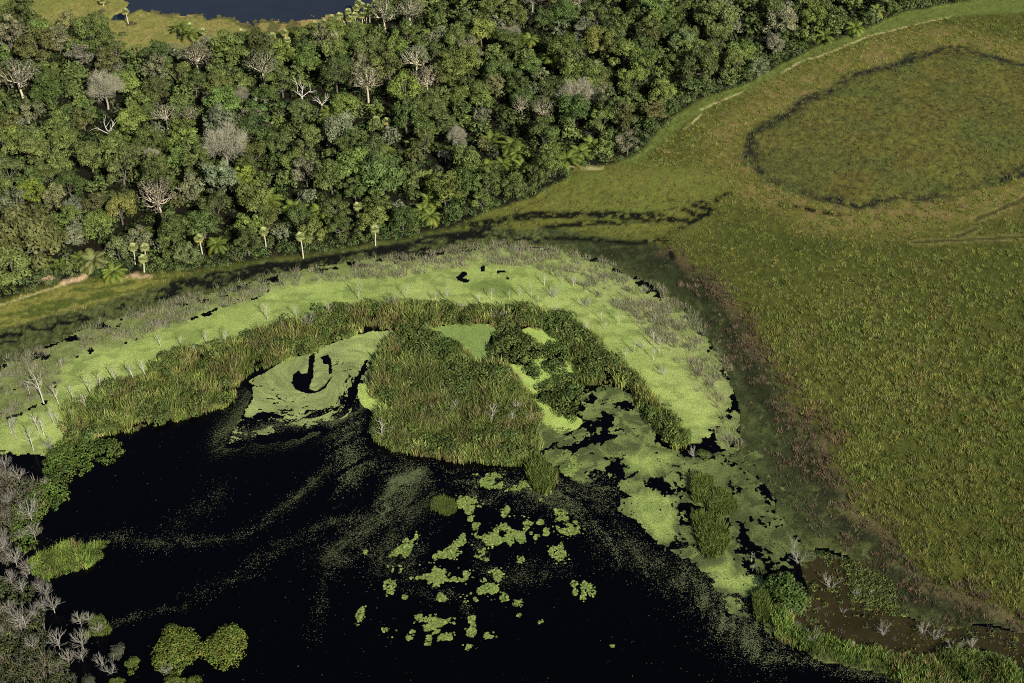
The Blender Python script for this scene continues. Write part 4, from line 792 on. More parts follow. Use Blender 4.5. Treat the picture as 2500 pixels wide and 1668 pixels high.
for p, sd in zip(cand, ok_d):
    R = float(np.clip(rng.normal(5.5, 1.5), 2.8, 8.6)); R = min(R, 2.4+sd*0.6)
    if sd < 1.0 or R < 2.4: continue
    e_ = PALM-p; dd_ = np.hypot(e_[:, 0], e_[:, 1]); infront = np.abs(e_[:, 0]) < 3.0+0*dd_
    if (dd_ < R*.8+PR).any() or (infront & (e_[:, 1] > 0) & (e_[:, 1] < R+5.0)).any(): continue
    D = np.hypot(*(np.array(TX)-p).T)
    if (D < (np.array(TR)+R)*0.70).any(): continue
    TX.append(p); TR.append(R); trees.append([p[0], p[1], R, KINDS_RND[rng.choice(8, p=KW)], None, None])
print('trees', len(trees))
FMARKS = [(t_[4], (t_[0], t_[1])) for t_ in trees if t_[4]]
fan_xy = []
for c, x, y, yb, xb, mark, lab in FANS:
    base = at_height(c, xb, yb, 0.5)
    k = CROP[c]; ph = 1.0
    for _ in range(3):    # trunk height from the distance between crown and foot in the tracing
        lo_, hi_ = 1.0, 16.0
        for _ in range(20):
            h_ = (lo_+hi_)/2; sy = project(base, h_+.5)[1]
            if sy > k[1]+y/k[2]: lo_ = h_
            else: hi_ = h_
    top = at_height(c, x, y, h_+.5); fan_xy.append((base, h_, top-base, mark, lab))
    if mark: FMARKS.append((mark, tuple(base)))
FMARKS += [('sandy bank', tuple(SANDS[0].mean(0))), ('light trail', tuple(TRAIL[2].mean(0))), ('sand scar', tuple(TRAIL[3].mean(0)))]
namer = Namer(FMARKS)
order = sorted(range(len(trees)), key=lambda i_: (trees[i_][5] is None and trees[i_][4] is None, math.hypot(trees[i_][0], trees[i_][1])/trees[i_][2]))
def put_tree(i_):
    x, y, R, kind, mark, lab = trees[i_]; p = np.array([x, y])
    size = 'small ' if R < 4.0 else 'broad ' if R > 5.8 else ''
    if kind in ('bare', 'snag'): head = size+('leafless tan tree' if kind == 'bare' else 'white dead snag')
    else: head = f'{size}{WORD[kind]} tree'
    name = {'bare': 'bare_tree', 'snag': 'dead_snag'}.get(kind, 'forest_tree')
    e = link(name, None, None, (x, y, 0.6), rng.random()*6.283, (R*(.88+.24*rng.random()), R*(.88+.24*rng.random()), R*(0.9+0.35*rng.random() if not mark else 1.1)), label=lab or namer.label(head, p), category='tree', group='trees of the forest')
    e.empty_display_size = 0.5
    if kind == 'bare': t_, w = BARE[rng.integers(4)]; parts = [('trunk', t_, BARKC['bare']), ('twigs', w, tuple(np.array((.30, .29, .205))*(0.75+.35*rng.random())))]
    elif kind == 'snag': t_, w = SNAG[rng.integers(4)]; parts = [('trunk', t_, BARKC['snag'])]
    else:
        cr, tr = (SPARSE[rng.integers(6)] if kind == 'sparse' else DENSE[rng.integers(14)])
        b = np.array(LEAF[kind])*(0.85+0.3*rng.random())*(1+rng.normal(0, .06, 3)); parts = [('trunk', tr, (.12, .11, .085) if kind != 'sparse' else (.42, .38, .31)), ('crown', cr, tuple(b))]
    for nm, me, c_ in parts:
        o = link(nm, me, e); o.color = (*c_, 1)
for i_ in order[:300]: put_tree(i_)
if len(order) > 300:
    rest = order[300:]; mb = MB()
    for i_ in rest:
        x, y, R, kind, _, _ = trees[i_]
        kk = kind if kind in LEAF else 'mid'; me = DENSE[rng.integers(14)][0]
        co = np.empty(len(me.vertices)*3, np.float32); me.vertices.foreach_get('co', co); co = co.reshape(-1, 3)*R
        q = np.empty(len(me.loops), np.int32); me.loops.foreach_get('vertex_index', q); q = q.reshape(-1, 4)
        keep = rng.random(len(q)) < 0.15; V = co.reshape(-1, 4, 3)[keep]; cen = V.mean(1, keepdims=True); V = (cen+(V-cen)*2.1).reshape(-1, 3)+np.array([x, y, .6])
        mb.add(V, np.arange(len(V)).reshape(-1, 4), None, np.repeat((.7+.6*rng.random((len(V)//4, 1)))*np.array(LEAF[kk]), 4, 0))
    link('forest_trees', mb.mesh('forest_trees', M_green), kind='stuff', label='smaller green crowns filling the rest of the forest', category='trees')

# palms
for n_, (base, h_, off, mark, lab) in enumerate(fan_xy):
    t_, c_ = FAN[n_ % 4]; sc = np.array([11.5, 11.5, h_]); R = 1.55
    head = ('tall ' if h_ > 8 else 'short ' if h_ < 5 else '')+'pale fan palm'
    e = link('fan_palm', None, None, (*base, .5), 0, label=lab or namer.label(head, base), category='palm', group='fan palms along the forest')
    o = link('trunk', t_, e); o.scale = (11, 11, h_); o.color = (.52, .48, .38, 1)
    ln = off/np.array([h_, h_]); o.matrix_parent_inverse.identity()
    o.rotation_euler = (-math.atan2(off[1]*0, h_), math.atan2(off[0], h_)*0.8, 0)
    top = Vector((math.sin(o.rotation_euler[1])*h_, 0, math.cos(o.rotation_euler[1])*h_))
    k = link('crown', c_, e); k.scale = (7.6,)*3; k.location = top-Vector((0, .01*7.6, 7.6)); k.rotation_euler = (0, 0, 0)
    k.color = (.37, .41, .17, 1)
for n_, (c, x, y, d) in enumerate(FEATHERS):
    R = span(c, d, at_height(c, x, y, 3))*0.56; tall = (c == 4 and d == 230)
    st = [.25, .4, .2, .55][n_ % 4]; P = at_height(c, x, y, .5+R*(st+.45)); t_, c_ = FEATHER[n_ % 4]
    lab = 'big arching feather palm with pale skirt of dry fronds on the bank' if tall else namer.label('feather palm', P)
    e = link('feather_palm', None, None, (*P, .5+1.6*(d < 150)), rng.random()*6.28, R, label=lab, category='palm', group='feather palms in the forest')
    o = link('trunk', t_, e); o.color = (.16, .13, .09, 1)
    k = link('crown', c_, e); k.color = (.22, .24, .08, 1) if tall else tuple(np.array([.15, .20, .036])*(.8+.4*rng.random()))+(1,)

# undergrowth: leafy floor with shade of the gaps put into its dark tint, vines along the border, far bank bushes
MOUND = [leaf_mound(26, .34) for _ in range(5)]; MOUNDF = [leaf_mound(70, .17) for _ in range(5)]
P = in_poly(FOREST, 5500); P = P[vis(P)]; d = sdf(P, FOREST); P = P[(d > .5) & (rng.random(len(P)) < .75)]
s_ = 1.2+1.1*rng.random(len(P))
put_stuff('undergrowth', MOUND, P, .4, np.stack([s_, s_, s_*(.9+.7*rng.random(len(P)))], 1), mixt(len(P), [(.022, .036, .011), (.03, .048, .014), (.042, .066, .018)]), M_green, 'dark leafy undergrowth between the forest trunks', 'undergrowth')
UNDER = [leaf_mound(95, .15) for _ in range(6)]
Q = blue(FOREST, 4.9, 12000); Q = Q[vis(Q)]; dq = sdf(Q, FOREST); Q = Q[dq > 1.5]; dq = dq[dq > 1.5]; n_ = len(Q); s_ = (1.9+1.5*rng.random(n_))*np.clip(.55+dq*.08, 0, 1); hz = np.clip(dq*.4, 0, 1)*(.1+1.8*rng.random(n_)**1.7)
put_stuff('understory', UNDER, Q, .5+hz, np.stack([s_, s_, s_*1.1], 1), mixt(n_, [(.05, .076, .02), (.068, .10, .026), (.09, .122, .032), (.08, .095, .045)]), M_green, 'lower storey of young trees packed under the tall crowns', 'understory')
d = sdf(cand0 := in_poly(FOREST, 60000), FOREST); m = (d > 0.2) & (d < 7.5) & vis(cand0) & (cand0[:, 1] < 600) & (rng.random(len(d)) < 1.0-d/10)
m &= ~((cand0[:, 1] > 430) & (cand0[:, 0] < -40)); P = cand0[m]; dd = d[m]; P = P[:4300]; dd = dd[:4300]
s_ = (.7+1.0*rng.random(len(P)))*(.7+dd*.09); zh = np.minimum(dd*.55*rng.random(len(P)), 2.2)
put_stuff('vines', MOUNDF, P, .3+zh, np.stack([s_, s_, s_*1.15], 1), mixt(len(P), [(.09, .135, .034), (.11, .16, .04), (.075, .11, .04), (.13, .165, .06)]), M_green, 'sunlit vines and bushes draping the forest border', 'vines')
# ------------------------------------------------------------------ marsh plants
def spots(n, smin=0, smax=1668):
    """random points over the ground in view, even in area"""
    y = 180+(560-180)*np.sqrt(rng.random(n)*(1-(180/560)**2)+(180/560)**2) if False else rng.uniform(182, 560, n)
    w = 116+(y-176)*0.29; keep = rng.random(n) < w/228; y = y[keep]; w = w[keep]
    P = np.stack([rng.uniform(-1, 1, len(y))*w*1.12, y], 1); s = project(P)
    return P[(s[:, 1] > smin-40) & (s[:, 1] < smax+60)]
TUSS = [blade_clump(24, .95, .55, .06, .55) for _ in range(6)]
TUFT = [blade_clump(7, .7, .45, .09, .6) for _ in range(5)]
REED = [blade_clump(16, 1.0, .40, .024, .20, 2, .35) for _ in range(7)]
TWIGC = [blade_clump(16, 1.0, .42, .022, .55, 1, .4) for _ in range(5)]
# tussock meadow
P = spots(210000); z = zones(P); f20 = fbm(P, 26, 3, 211); f6 = fbm(P, 5.5, 2, 213); 
land = (z['forest'] < -1) & (z['basin'] < -.3) & (z['lake'] < -1) & (z['bank'] < 0) & (z['pool'] < 0) & (z['clear'] < 0) & (P[:, 1] < 520)
mead = land & (z['oval'] < 0) & (z['glade'] < 0) & (z['edge'] < 0)
near = soft(330-P[:, 1]+30*(f20-.5), 50)
dens = mead*(0.46+0.26*near)*(0.35+1.1*soft(fbm(P, 2.6, 2, 218)-.44, .2))
ruts = np.minimum.reduce([ldist(P, r) for r in RUTS]) < 1.2
k = (rng.random(len(P)) < dens) & ~ruts; Q = P[k]; n_ = len(Q); nr_ = near[k]
bor = np.exp(-(np.minimum(z['basin'][k], 0)/4.5)**2)*soft(fbm(Q, 7, 2, 215)-.42, .2)
s_ = (.62+.85*rng.random(n_)**2)*(.7+.35*nr_)
t_ = mixt(n_, [(.235, .25, .065), (.195, .22, .055), (.15, .185, .046), (.24, .24, .08), (.20, .175, .085)], [.34, .3, .2, .1, .06])
t_ = t_*(.80+.6*fbm(Q, 30, 3, 262))[:, None]*np.where(soft(fbm(Q, 12, 3, 264)-.64, .08)[:, None] > .5, [1.08, .97, 1.1], 1)*1.12
t_ = np.where((rng.random(n_) < bor*.75)[:, None], mixt(n_, [(.215, .145, .10), (.17, .12, .08)]), t_)
put_stuff('tussock_grass', TUSS, Q, .2, s_*1.15, t_, M_grass, 'yellow green tussock grass spread over the wide meadow', 'grass')
print('tussocks', n_)
# shorter grass: glade, oval, verge, clearing, bank, wet mats
k = land & ((z['oval'] > -2) | (z['glade'] > 0) | (z['edge'] > 0) | mead) & (rng.random(len(P)) < np.where(mead, .10, .34)); Q = P[k]; n_ = len(Q)
edge = z['edge'][k] > 0; ov = z['oval'][k] > 0
t_ = np.where(edge[:, None], mixt(n_, [(.135, .165, .05), (.115, .145, .045)]), np.where(ov[:, None], mixt(n_, [(.125, .135, .045), (.145, .13, .055), (.085, .10, .042), (.16, .155, .06)]), mixt(n_, [(.20, .21, .065), (.16, .18, .055), (.23, .21, .08), (.19, .155, .09)])))
put_stuff('short_grass', TUFT, Q, .15, (.55+.5*rng.random(n_))*np.where(ov, 1.45, 1.15), t_, M_grass, 'short grass of the glade, the trail verge and the oval hollow', 'grass')
k = (z['clear'] > 0) & (z['lake'] < -1) & (z['forest'] < 1) & (rng.random(len(P)) < .5); Q = P[k]; n_ = len(Q); yel = soft(Q[:, 0]-ground(95, 30)[0]+20*(fbm(Q, 12, 2, 217)-.5), 30)[:, None]
put_stuff('lakeside_grass', TUFT, Q, .15, .6+.6*rng.random(n_), mixt(n_, [(.20, .20, .07), (.16, .18, .06)])*(1-yel)+mixt(n_, [(.26, .22, .10), (.20, .18, .07)])*yel, M_grass, 'straw yellow grass sloping down to the far lake', 'grass')
k = (z['bank'] > 0) & (rng.random(len(P)) < .35); Q = P[k]; n_ = len(Q)
put_stuff('bank_grass', TUFT, Q, .1, .35+.3*rng.random(n_), mixt(n_, [(.15, .155, .05), (.11, .13, .04), (.18, .16, .075)]), M_grass, 'grazed grass strip below the sandy bank', 'grass')
wet = (z['basin'] > 0) & ((z['inner'] < 0) | (z['pool'] > 0)) & (z['pool'] < -0.3) & (z['bank'] < 0)
k = wet & (rng.random(len(P)) < .42*(.3+1.2*soft(f6-.45, .3))); Q = P[k]; n_ = len(Q)
nearb = np.exp(-((z['basin'][k]-6)/8)**2)*(Q[:, 0] > 60)*(rng.random(n_) < .75*soft(fbm(Q, 5, 2, 219)-.45, .2))
t_ = np.where(nearb[:, None] > .3, mixt(n_, [(.19, .15, .10), (.15, .115, .075), (.085, .095, .045)]), mixt(n_, [(.06, .075, .032), (.08, .10, .045), (.05, .06, .03)]))
put_stuff('marsh_plants', TUFT, Q, .03, .4+.5*rng.random(n_)+.5*(nearb > .3), t_, M_grass, 'dull green marsh plants floating in a belt around the duckweed', 'marsh plants')
b_ = (z['basin'] > -2.5) & (z['basin'] < 15) & (P[:, 0] > 45) & (P[:, 1] < 345) & (z['inner'] < 0) & (z['pool'] < -1) & (rng.random(len(P)) < .55*soft(fbm(P, 5, 3, 266)-.5, .12)*np.exp(-(np.maximum(z['basin']-3, 0)/8)**2)); Q = P[b_]; n_ = len(Q)
put_stuff('brown_sedge', TUSS, Q, .03, .6+.7*rng.random(n_), mixt(n_, [(.21, .155, .10), (.17, .125, .08), (.12, .10, .055), (.24, .19, .12)]), M_grass, 'brown and pinkish dry sedge along the edge of the meadow', 'sedge')
# pale dead brush along the outer side of the bright duckweed
P2 = in_poly(BRUSH, 60000); f = fbm(P2, 4.5, 3, 221); f2 = fbm(P2, 16, 2, 223); left = soft(-40-P2[:, 0], 30)
k = rng.random(len(P2)) < soft(f-.45, .16)*(.44-.14*left); Q = P2[k]; n_ = len(Q)
put_stuff('dead_brush', TWIGC, Q, .0, 1.0+1.2*rng.random(n_), mixt(n_, [(.31, .295, .20), (.24, .245, .145), (.19, .215, .10), (.36, .335, .23)]), M_dead, 'pale dead brush standing in the outer duckweed belt', 'brush')
# ring and island: reeds outside, leafy bushes inside
def reeds(poly, n, hgt, name, label, cols=None, edge_=True):
    P = in_poly(poly, n); bs = np.maximum.reduce([sdf(P, b) for b in BUSHES]); P = P[(bs < .3) | (rng.random(len(P)) < .18)]; d = sdf(P, poly); n_ = len(P)
    g = fbm(P, 7, 3, 231); s_ = (hgt*(.65+.5*rng.random(n_)))*(.6+.4*np.clip(d/1.5, 0, 1))*(.5+1.15*np.clip(fbm(P, 4.0, 2, 233)*1.6-.3, 0, 1))
    cols = cols or [(.18, .225, .052), (.225, .25, .065), (.13, .175, .04), (.25, .24, .09)]
    t_ = mixt(n_, cols)*(.7+.7*soft(fbm(P, 3.0, 2, 234)-.5, .4))[:, None]; dry = (rng.random(n_) < soft(g-.57, .15)*.35)[:, None]; t_ = np.where(dry, mixt(n_, [(.22, .17, .08), (.19, .155, .07)]), t_)
    if edge_: t_ = t_*(1+.75*np.exp(-d/1.5))[:, None]  # sunlit rim painted into the reed tint, brighter towards the outline
    return put_stuff(name, REED, P, 0.0, np.stack([s_*1.2, s_*1.2, s_], 1), t_, M_grass, label, 'reeds')
def bushes(polys, sp, name, label, cols, r=(.9, 1.5), zup=.5, protos=None, cat='bushes', clip=-.2):
    P = np.concatenate([blue(p, sp, int(40*abs(np.ptp(p[:, 0])*np.ptp(p[:, 1]))/(sp*sp)/10)+60) for p in polys]); n_ = len(P); d = np.maximum.reduce([sdf(P, p) for p in polys])
    s_ = (r[0]+(r[1]-r[0])*rng.random(n_))*(.65+.35*np.clip(d/2, 0, 1))
    return put_stuff(name, protos or MOUNDF, P, (zup*np.clip(d/2.5, 0, 1))*(.3+1.5*np.clip(fbm(P, 3.5, 2, 244)*2-.5, 0, 1)), np.stack([s_, s_, s_*1.25], 1), mixt(n_, cols), M_green, label, cat)
reeds(RING, 11500, 2.6, 'reeds', 'tall reed belt curving along the inside of the lime duckweed')
reeds(ISLE, 7500, 2.6, 'reeds', 'tall reeds of the island between the two weed pools', [(.16, .205, .05), (.19, .22, .06), (.12, .16, .04), (.22, .21, .085)])
GB = [(.09, .128, .03), (.105, .148, .036), (.075, .11, .028), (.135, .17, .046)]
bushes(BUSHES, 1.25, 'bushes', 'dark leafy bushes crowding the island and the ring', GB, (1.1, 1.9), 1.5)
k_ = in_poly(RING, 3600, lambda P: soft(fbm(P, 5, 2, 241)-.48, .1)); k2 = in_poly(ISLE, 900, lambda P: soft(fbm(P, 4, 2, 242)-.45, .1)); Q = np.concatenate([k_, k2]); n_ = len(Q); s_ = 1.0+.9*rng.random(n_)
put_stuff('bushes', MOUNDF, Q, .4+1.2*rng.random(n_), np.stack([s_, s_, s_*1.2], 1), mixt(n_, GB), M_green, 'scattered leafy bushes mixed into the reed belt', 'bushes')
bushes([LOBE], 1.25, 'bushes', 'rounded green bushes bulging into the black water', [(.10, .155, .028), (.085, .135, .026), (.12, .165, .035)], (1.0, 1.7), .8)
bushes([CORNER[0]], 1.4, 'bushes', 'grey green swamp bushes in the shore thicket', [(.085, .095, .04), (.10, .10, .055), (.12, .10, .075), (.07, .085, .03)], (.9, 1.6), .6)
bushes(CORNER[1:], 1.15, 'bushes', 'dull green swamp bushes crowding the nearest shore', [(.075, .09, .036), (.09, .10, .048), (.115, .135, .04), (.06, .075, .03)], (.8, 1.4), .6)
tw = in_poly(CORNER[0], 420); tw = np.concatenate([tw, in_poly(CORNER[2], 200)]); n_ = len(tw)
put_stuff('dead_brush', TWIGC, tw, .5, 1.6+1.2*rng.random(n_), mixt(n_, [(.26, .23, .19), (.21, .185, .15), (.17, .15, .11)]), M_dead, 'grey leafless twigs tangled through the shore thicket', 'brush')
reeds(TONGUE, 500, 2.0, 'reeds', 'tongue of bright reeds reaching into the black water', [(.14, .20, .04), (.11, .17, .035), (.17, .20, .05)])
bushes([TONGUE], 1.2, 'bushes', 'bright green bushes on the tongue of land', [(.12, .18, .035), (.10, .15, .03), (.15, .18, .045)], (.8, 1.3), .4)
for poly, lab in ((ISLETS[0], 'larger round bushy islet joined to its smaller twin'), (ISLETS[1], 'smaller round bushy islet with yellow green leaves')):
    P = blue(poly, .95, 3000); d = sdf(P, poly); n_ = len(P); s_ = (.85+.5*rng.random(n_)); zz = 1.9*np.sqrt(np.clip(d/5.0, 0, 1))
    mb = spread_copies(MOUNDF, np.concatenate([P, zz[:, None]], 1), rng.random(n_)*6.28, s_, mixt(n_, [(.15, .20, .034), (.13, .18, .03), (.18, .20, .04)]))
    link('bushy_islet', mb.mesh('bushy_islet', M_green), label=lab, category='islet', group='bushy islets')
reeds(REEDBANK, 2600, 2.4, 'reeds', 'strip of light green reeds beside the brown pool', [(.13, .185, .045), (.10, .155, .035), (.16, .19, .05)])
bushes([G('9:1880,1340 2100,1370 2260,1480 2270,1600 2000,1640 1850,1480'), G('9:700,1040 900,980 880,1060 760,1090')], 1.2, 'bushes', 'leafy bushes at the end of the reed strip', GB, (.8, 1.4), .5)
SHOOTS = [G('9:100,200 150,190 150,330 110,340'), G('9:165,200 205,200 200,260 170,260'), G('9:80,440 180,440 280,500 320,600 270,700 190,720 150,640 120,520'), G('9:190,320 300,280 380,380 290,440 200,420'), G('9:520,990 575,985 580,1130 540,1150'), G('8:1350,130 1440,80 1530,180 1490,260 1420,290 1380,200'), G('8:700,340 770,320 860,350 850,420 800,440 710,400'), G('7:620,1150 680,1150 730,1230 650,1240')]
for i_, (poly, lab) in enumerate(zip(SHOOTS, ['narrow upright clump of green reeds in the marbled scum', 'small tuft of reeds beside the narrow upright clump', 'big shaggy reed clump leaning over the marbled scum', 'bushy reed clump with yellow blades above the shaggy clump', 'reed clump at the end of the pale weed patch', 'fan of tall reeds just off the island tip', 'bright round grass clump beside the drifting lily pads', 'bright grass clump beside a bare tree in the black water'])):
    P = in_poly(poly, [400, 160, 700, 500, 400, 500, 500, 400][i_]); n_ = len(P); s_ = ([2.2, 1.8, 2.2, 1.8, 2.2, 2.4, 1.1, 1.6][i_])*(.7+.5*rng.random(n_))
    mb = spread_copies(REED, np.concatenate([P, np.zeros((n_, 1))], 1), rng.random(n_)*6.28, np.stack([s_*1.5, s_*1.5, s_], 1), mixt(n_, [(.13, .18, .04), (.16, .19, .05), (.10, .15, .035)]))
    link('reed_clump', mb.mesh('reed_clump', M_grass), label=lab, category='reeds', group='reed clumps in the water')
# low leafy plants on the pool and single bushes
def bush(c, x, y, d, cols, lab, h=1.1, n=40, name='swamp_bush'):
    R = span(c, d, at_height(c, x, y, .5))/2; P = at_height(c, x, y, R*.5*h); a = rng.random(n)*6.28; r = R*.78*np.sqrt(rng.random(n))*(.62+.3*np.sin(2*a+x)+.22*np.sin(5*a+y)+.2)*(.8+.4*rng.random(n)); Q = np.stack([r*np.cos(a), r*np.sin(a)], 1)
    zz = R*h*.75*np.sqrt(np.clip(1-(r/R)**2, 0, 1))*(.4+.6*rng.random(n)); s_ = R*(.24+.14*rng.random(n))
    mb = spread_copies(MOUNDF, np.concatenate([Q, zz[:, None]*.8], 1), rng.random(n)*6.28, s_, mixt(n, cols))
    st = MB(); [tube(st, [[0, 0, -.05], [q[0]*.4, q[1]*.4, z_*.5], [q[0]*.9, q[1]*.9, z_*.9]], [.06, .045, .02], 4, (.18, .15, .11)) for q, z_ in zip(Q[:8], zz[:8])]
    e = link(name, None, None, (*P, 0), label=lab, category='bush', group='single bushes standing in water'); link('stems', st.mesh('stems', M_dead), e); link('foliage', mb.mesh('foliage', M_green), e)
YG = [(.12, .17, .03), (.10, .15, .028), (.15, .18, .035)]
bush(9, 720, 930, 300, [(.09, .14, .03), (.075, .12, .026), (.12, .16, .04)], 'big round green bush between the pale weed patch and the brown pool', 1.0, 60)
bush(7, 575, 1240, 90, YG, 'small yellow green bush under a bare tree in the black water'); bush(7, 890, 1430, 120, YG, 'yellow green bush hanging over the black water by a fallen tree')
bush(7, 790, 1340, 130, [(.09, .10, .06), (.11, .11, .07)], 'grey green bush behind the fallen tree near the islets'); bush(7, 780, 1560, 110, YG, 'bright yellow green bush at the lower picture edge'.replace('lower picture edge', 'foot of the grey twiggy thicket'))
bush(7, 600, 1550, 120, [(.10, .11, .07), (.08, .09, .05)], 'grey twiggy bush beside the bright yellow green bush'); bush(7, 545, 1120, 60, YG, 'tiny green bush around a bare tree standing alone in the water'); bush(7, 1300, 1570, 150, YG, 'low ragged bush below the twin islets')
bush(9, 160, 20, 110, GB, 'dark green bush above the black gaps of the broken weed'); bush(9, 240, 330, 110, GB, 'dark bush behind the bushy reed clump'); bush(7, 1170, 1560, 150, YG, 'leafy bush trailing from the foot of the larger islet')
bush(1, 690, 75, 60, [(.14, .15, .07)], 'small grey green bush in the lakeside clearing', 1.0, 20); bush(1, 725, 15, 60, [(.13, .15, .06)], 'round bush at the upper edge of the clearing', 1.0, 20); bush(1, 900, 160, 70, [(.15, .13, .08), (.1, .11, .05)], 'straggly bush at the foot of the lone lakeside palm', .8, 20)
bush(1, 1275, 225, 120, [(.07, .10, .03), (.09, .12, .035)], 'dark shaggy bush beside the clearing palm', 1.0, 26); bush(1, 1410, 290, 110, [(.13, .13, .08)], 'grey bush below the clearing palm', .8, 20)
P = np.concatenate([in_poly(G('9:860,680 1000,690 1200,760 1450,900 1450,1100 1250,1050 1130,900 1100,760 950,720'), 900), in_poly(POOL, 1500, lambda P: soft(fbm(P, 5, 2, 251)-.50, .15)), in_poly(G('9:1300,950 1420,1010 1530,1110 1450,1120 1330,1040'), 250)]); n_ = len(P)
put_stuff('marsh_plants', [leaf_mound(16, .3) for _ in range(4)], P, .01, .45+.45*rng.random(n_), mixt(n_, [(.06, .085, .025), (.085, .11, .03), (.12, .14, .03)]), M_green, 'low green plants creeping over the brown pool', 'marsh plants')
flecks(0, lambda n: in_poly(POOL, 900), .16, look(120, 120, 60), 'floating_leaves', 'small yellowish leaves dotting the brown pool')
b_ = in_poly(POOL, 1500, lambda P: soft(fbm(P, 6, 2, 253)-.52, .1)*.25); n_ = len(b_)
put_stuff('dead_brush', TWIGC, b_, 0, .7+.6*rng.random(n_), mixt(n_, [(.28, .24, .22), (.2, .17, .15)]), M_dead, 'short dead twigs poking out of the brown pool', 'brush')

# ------------------------------------------------------------------ bleached dead trees and shrubs
WM = Namer([('comma shaped hole', VC), ('small black opening', HOLES[0].mean(0)), ('island bushes', BUSHES[0].mean(0)), ('larger bushy islet', ISLETS[0].mean(0)), ('smaller bushy islet', ISLETS[1].mean(0)), ('tongue of reeds', TONGUE.mean(0)), ('shaggy reed clump', SHOOTS[2].mean(0)), ('tall bank palm', G('4:2072,252')[0]), ('waterside palm', G('5:326,165')[0]),
            ('sandy bank', SANDS[1].mean(0)), ('big round bush', G('9:720,950')[0]), ('island tip', G('8:1350,80')[0]), ('grey pool', G('5:1900,1300')[0]), ('reed corner', G('4:440,1300')[0]), ('bushy lobe', G('7:760,20')[0]), ('ring crest', G('5:1300,600')[0]), ('broken weed', G('9:600,600')[0]), ('reed strip', REEDBANK.mean(0)), ('track crossing', G('3:130,1480')[0])])
DT = '''4f:300,1245,210 400,1245,120 205,1190,90 795,1120,130 625,1200,150 690,1160,110 915,1090,110 990,1055,100 505,1230,110 590,1290,110 1100,860,80 1240,860,70 1410,840,90 1545,840,90 1330,910,70 1830,680,110 2030,670,90 2250,650,100 425,1005,70 80,1450,90 270,1450,120 300,1460,110 230,1567,150 370,1390,110 400,1390,80 500,1340,60 110,1480,70
5f:213,535,115 535,530,90 735,560,70 820,555,95 1040,560,70 1115,540,85 1240,530,55 1310,520,75 1390,520,95 1480,440,75 1600,430,50 1675,450,75 1790,590,60 1555,650,90 1440,560,55 925,610,60 1990,700,75 1870,680,70 1890,740,60 2220,850,110 2265,900,110 2225,950,80 2090,900,95 2030,930,70 1770,780,80 2055,980,50 710,1310,60 850,1330,70 880,1310,90 1120,1390,135 1280,1320,90 1305,1310,80 1255,1380,80 375,1500,140 450,1460,60 160,650,60 1910,600,40
7y:40,130,110 135,220,120 220,485,180 240,600,120 35,700,130 115,780,130 200,830,110 85,905,110 155,965,110 270,945,90 315,995,110 370,1095,120 300,1080,100 80,1115,110 180,1200,160 245,1130,100 150,1220,110 230,1350,110 405,1340,130 470,1445,110 560,1420,90 550,1185,100 610,1170,80 670,1240,90 565,1340,140 10,1110,80 310,240,70 1130,1515,80 30,600,90 150,610,90 60,380,90 185,860,70
9f:480,750,60 490,810,40 1285,975,40 740,1140,60 1165,1345,50'''
for line in DT.split('\n'):
    hd, rest = line.split(':'); c, st = int(hd[0]), hd[1]
    for tok in rest.split():
        x, y, hp = [float(q) for q in tok.split(',')]; P = at_height(c, x, y, 0.0)
        el = math.atan2(CAM_H, math.hypot(*P)); kind = 'bushy' if st == 'y' else ('fork' if rng.random() < .45 else 'spire'); H = span(c, hp, P)/math.cos(el)*(.70 if st == 'y' else .9)
        where = 'dark swamp' if c == 7 else 'lime duckweed' if c in (4, 5) and not (c == 5 and y > 1300) else 'island reeds' if c == 5 else 'brown pool'
        head = f"{'tall ' if H > 6 else 'small ' if H < 3.2 else ''}white dead tree in {where}" if c != 7 else f"{'tall ' if H > 6 else 'small ' if H < 4 else ''}bleached bare tree in {where}"
        wd = H*(.95 if kind == 'bushy' else .95); me = DEADS[kind][int(rng.integers(4))]
        o = link('dead_tree', me, None, (*P, 0), rng.random()*6.28, (wd, wd, H), label=WM.label(head, P), category='dead tree', group='bleached dead trees in the swamp')
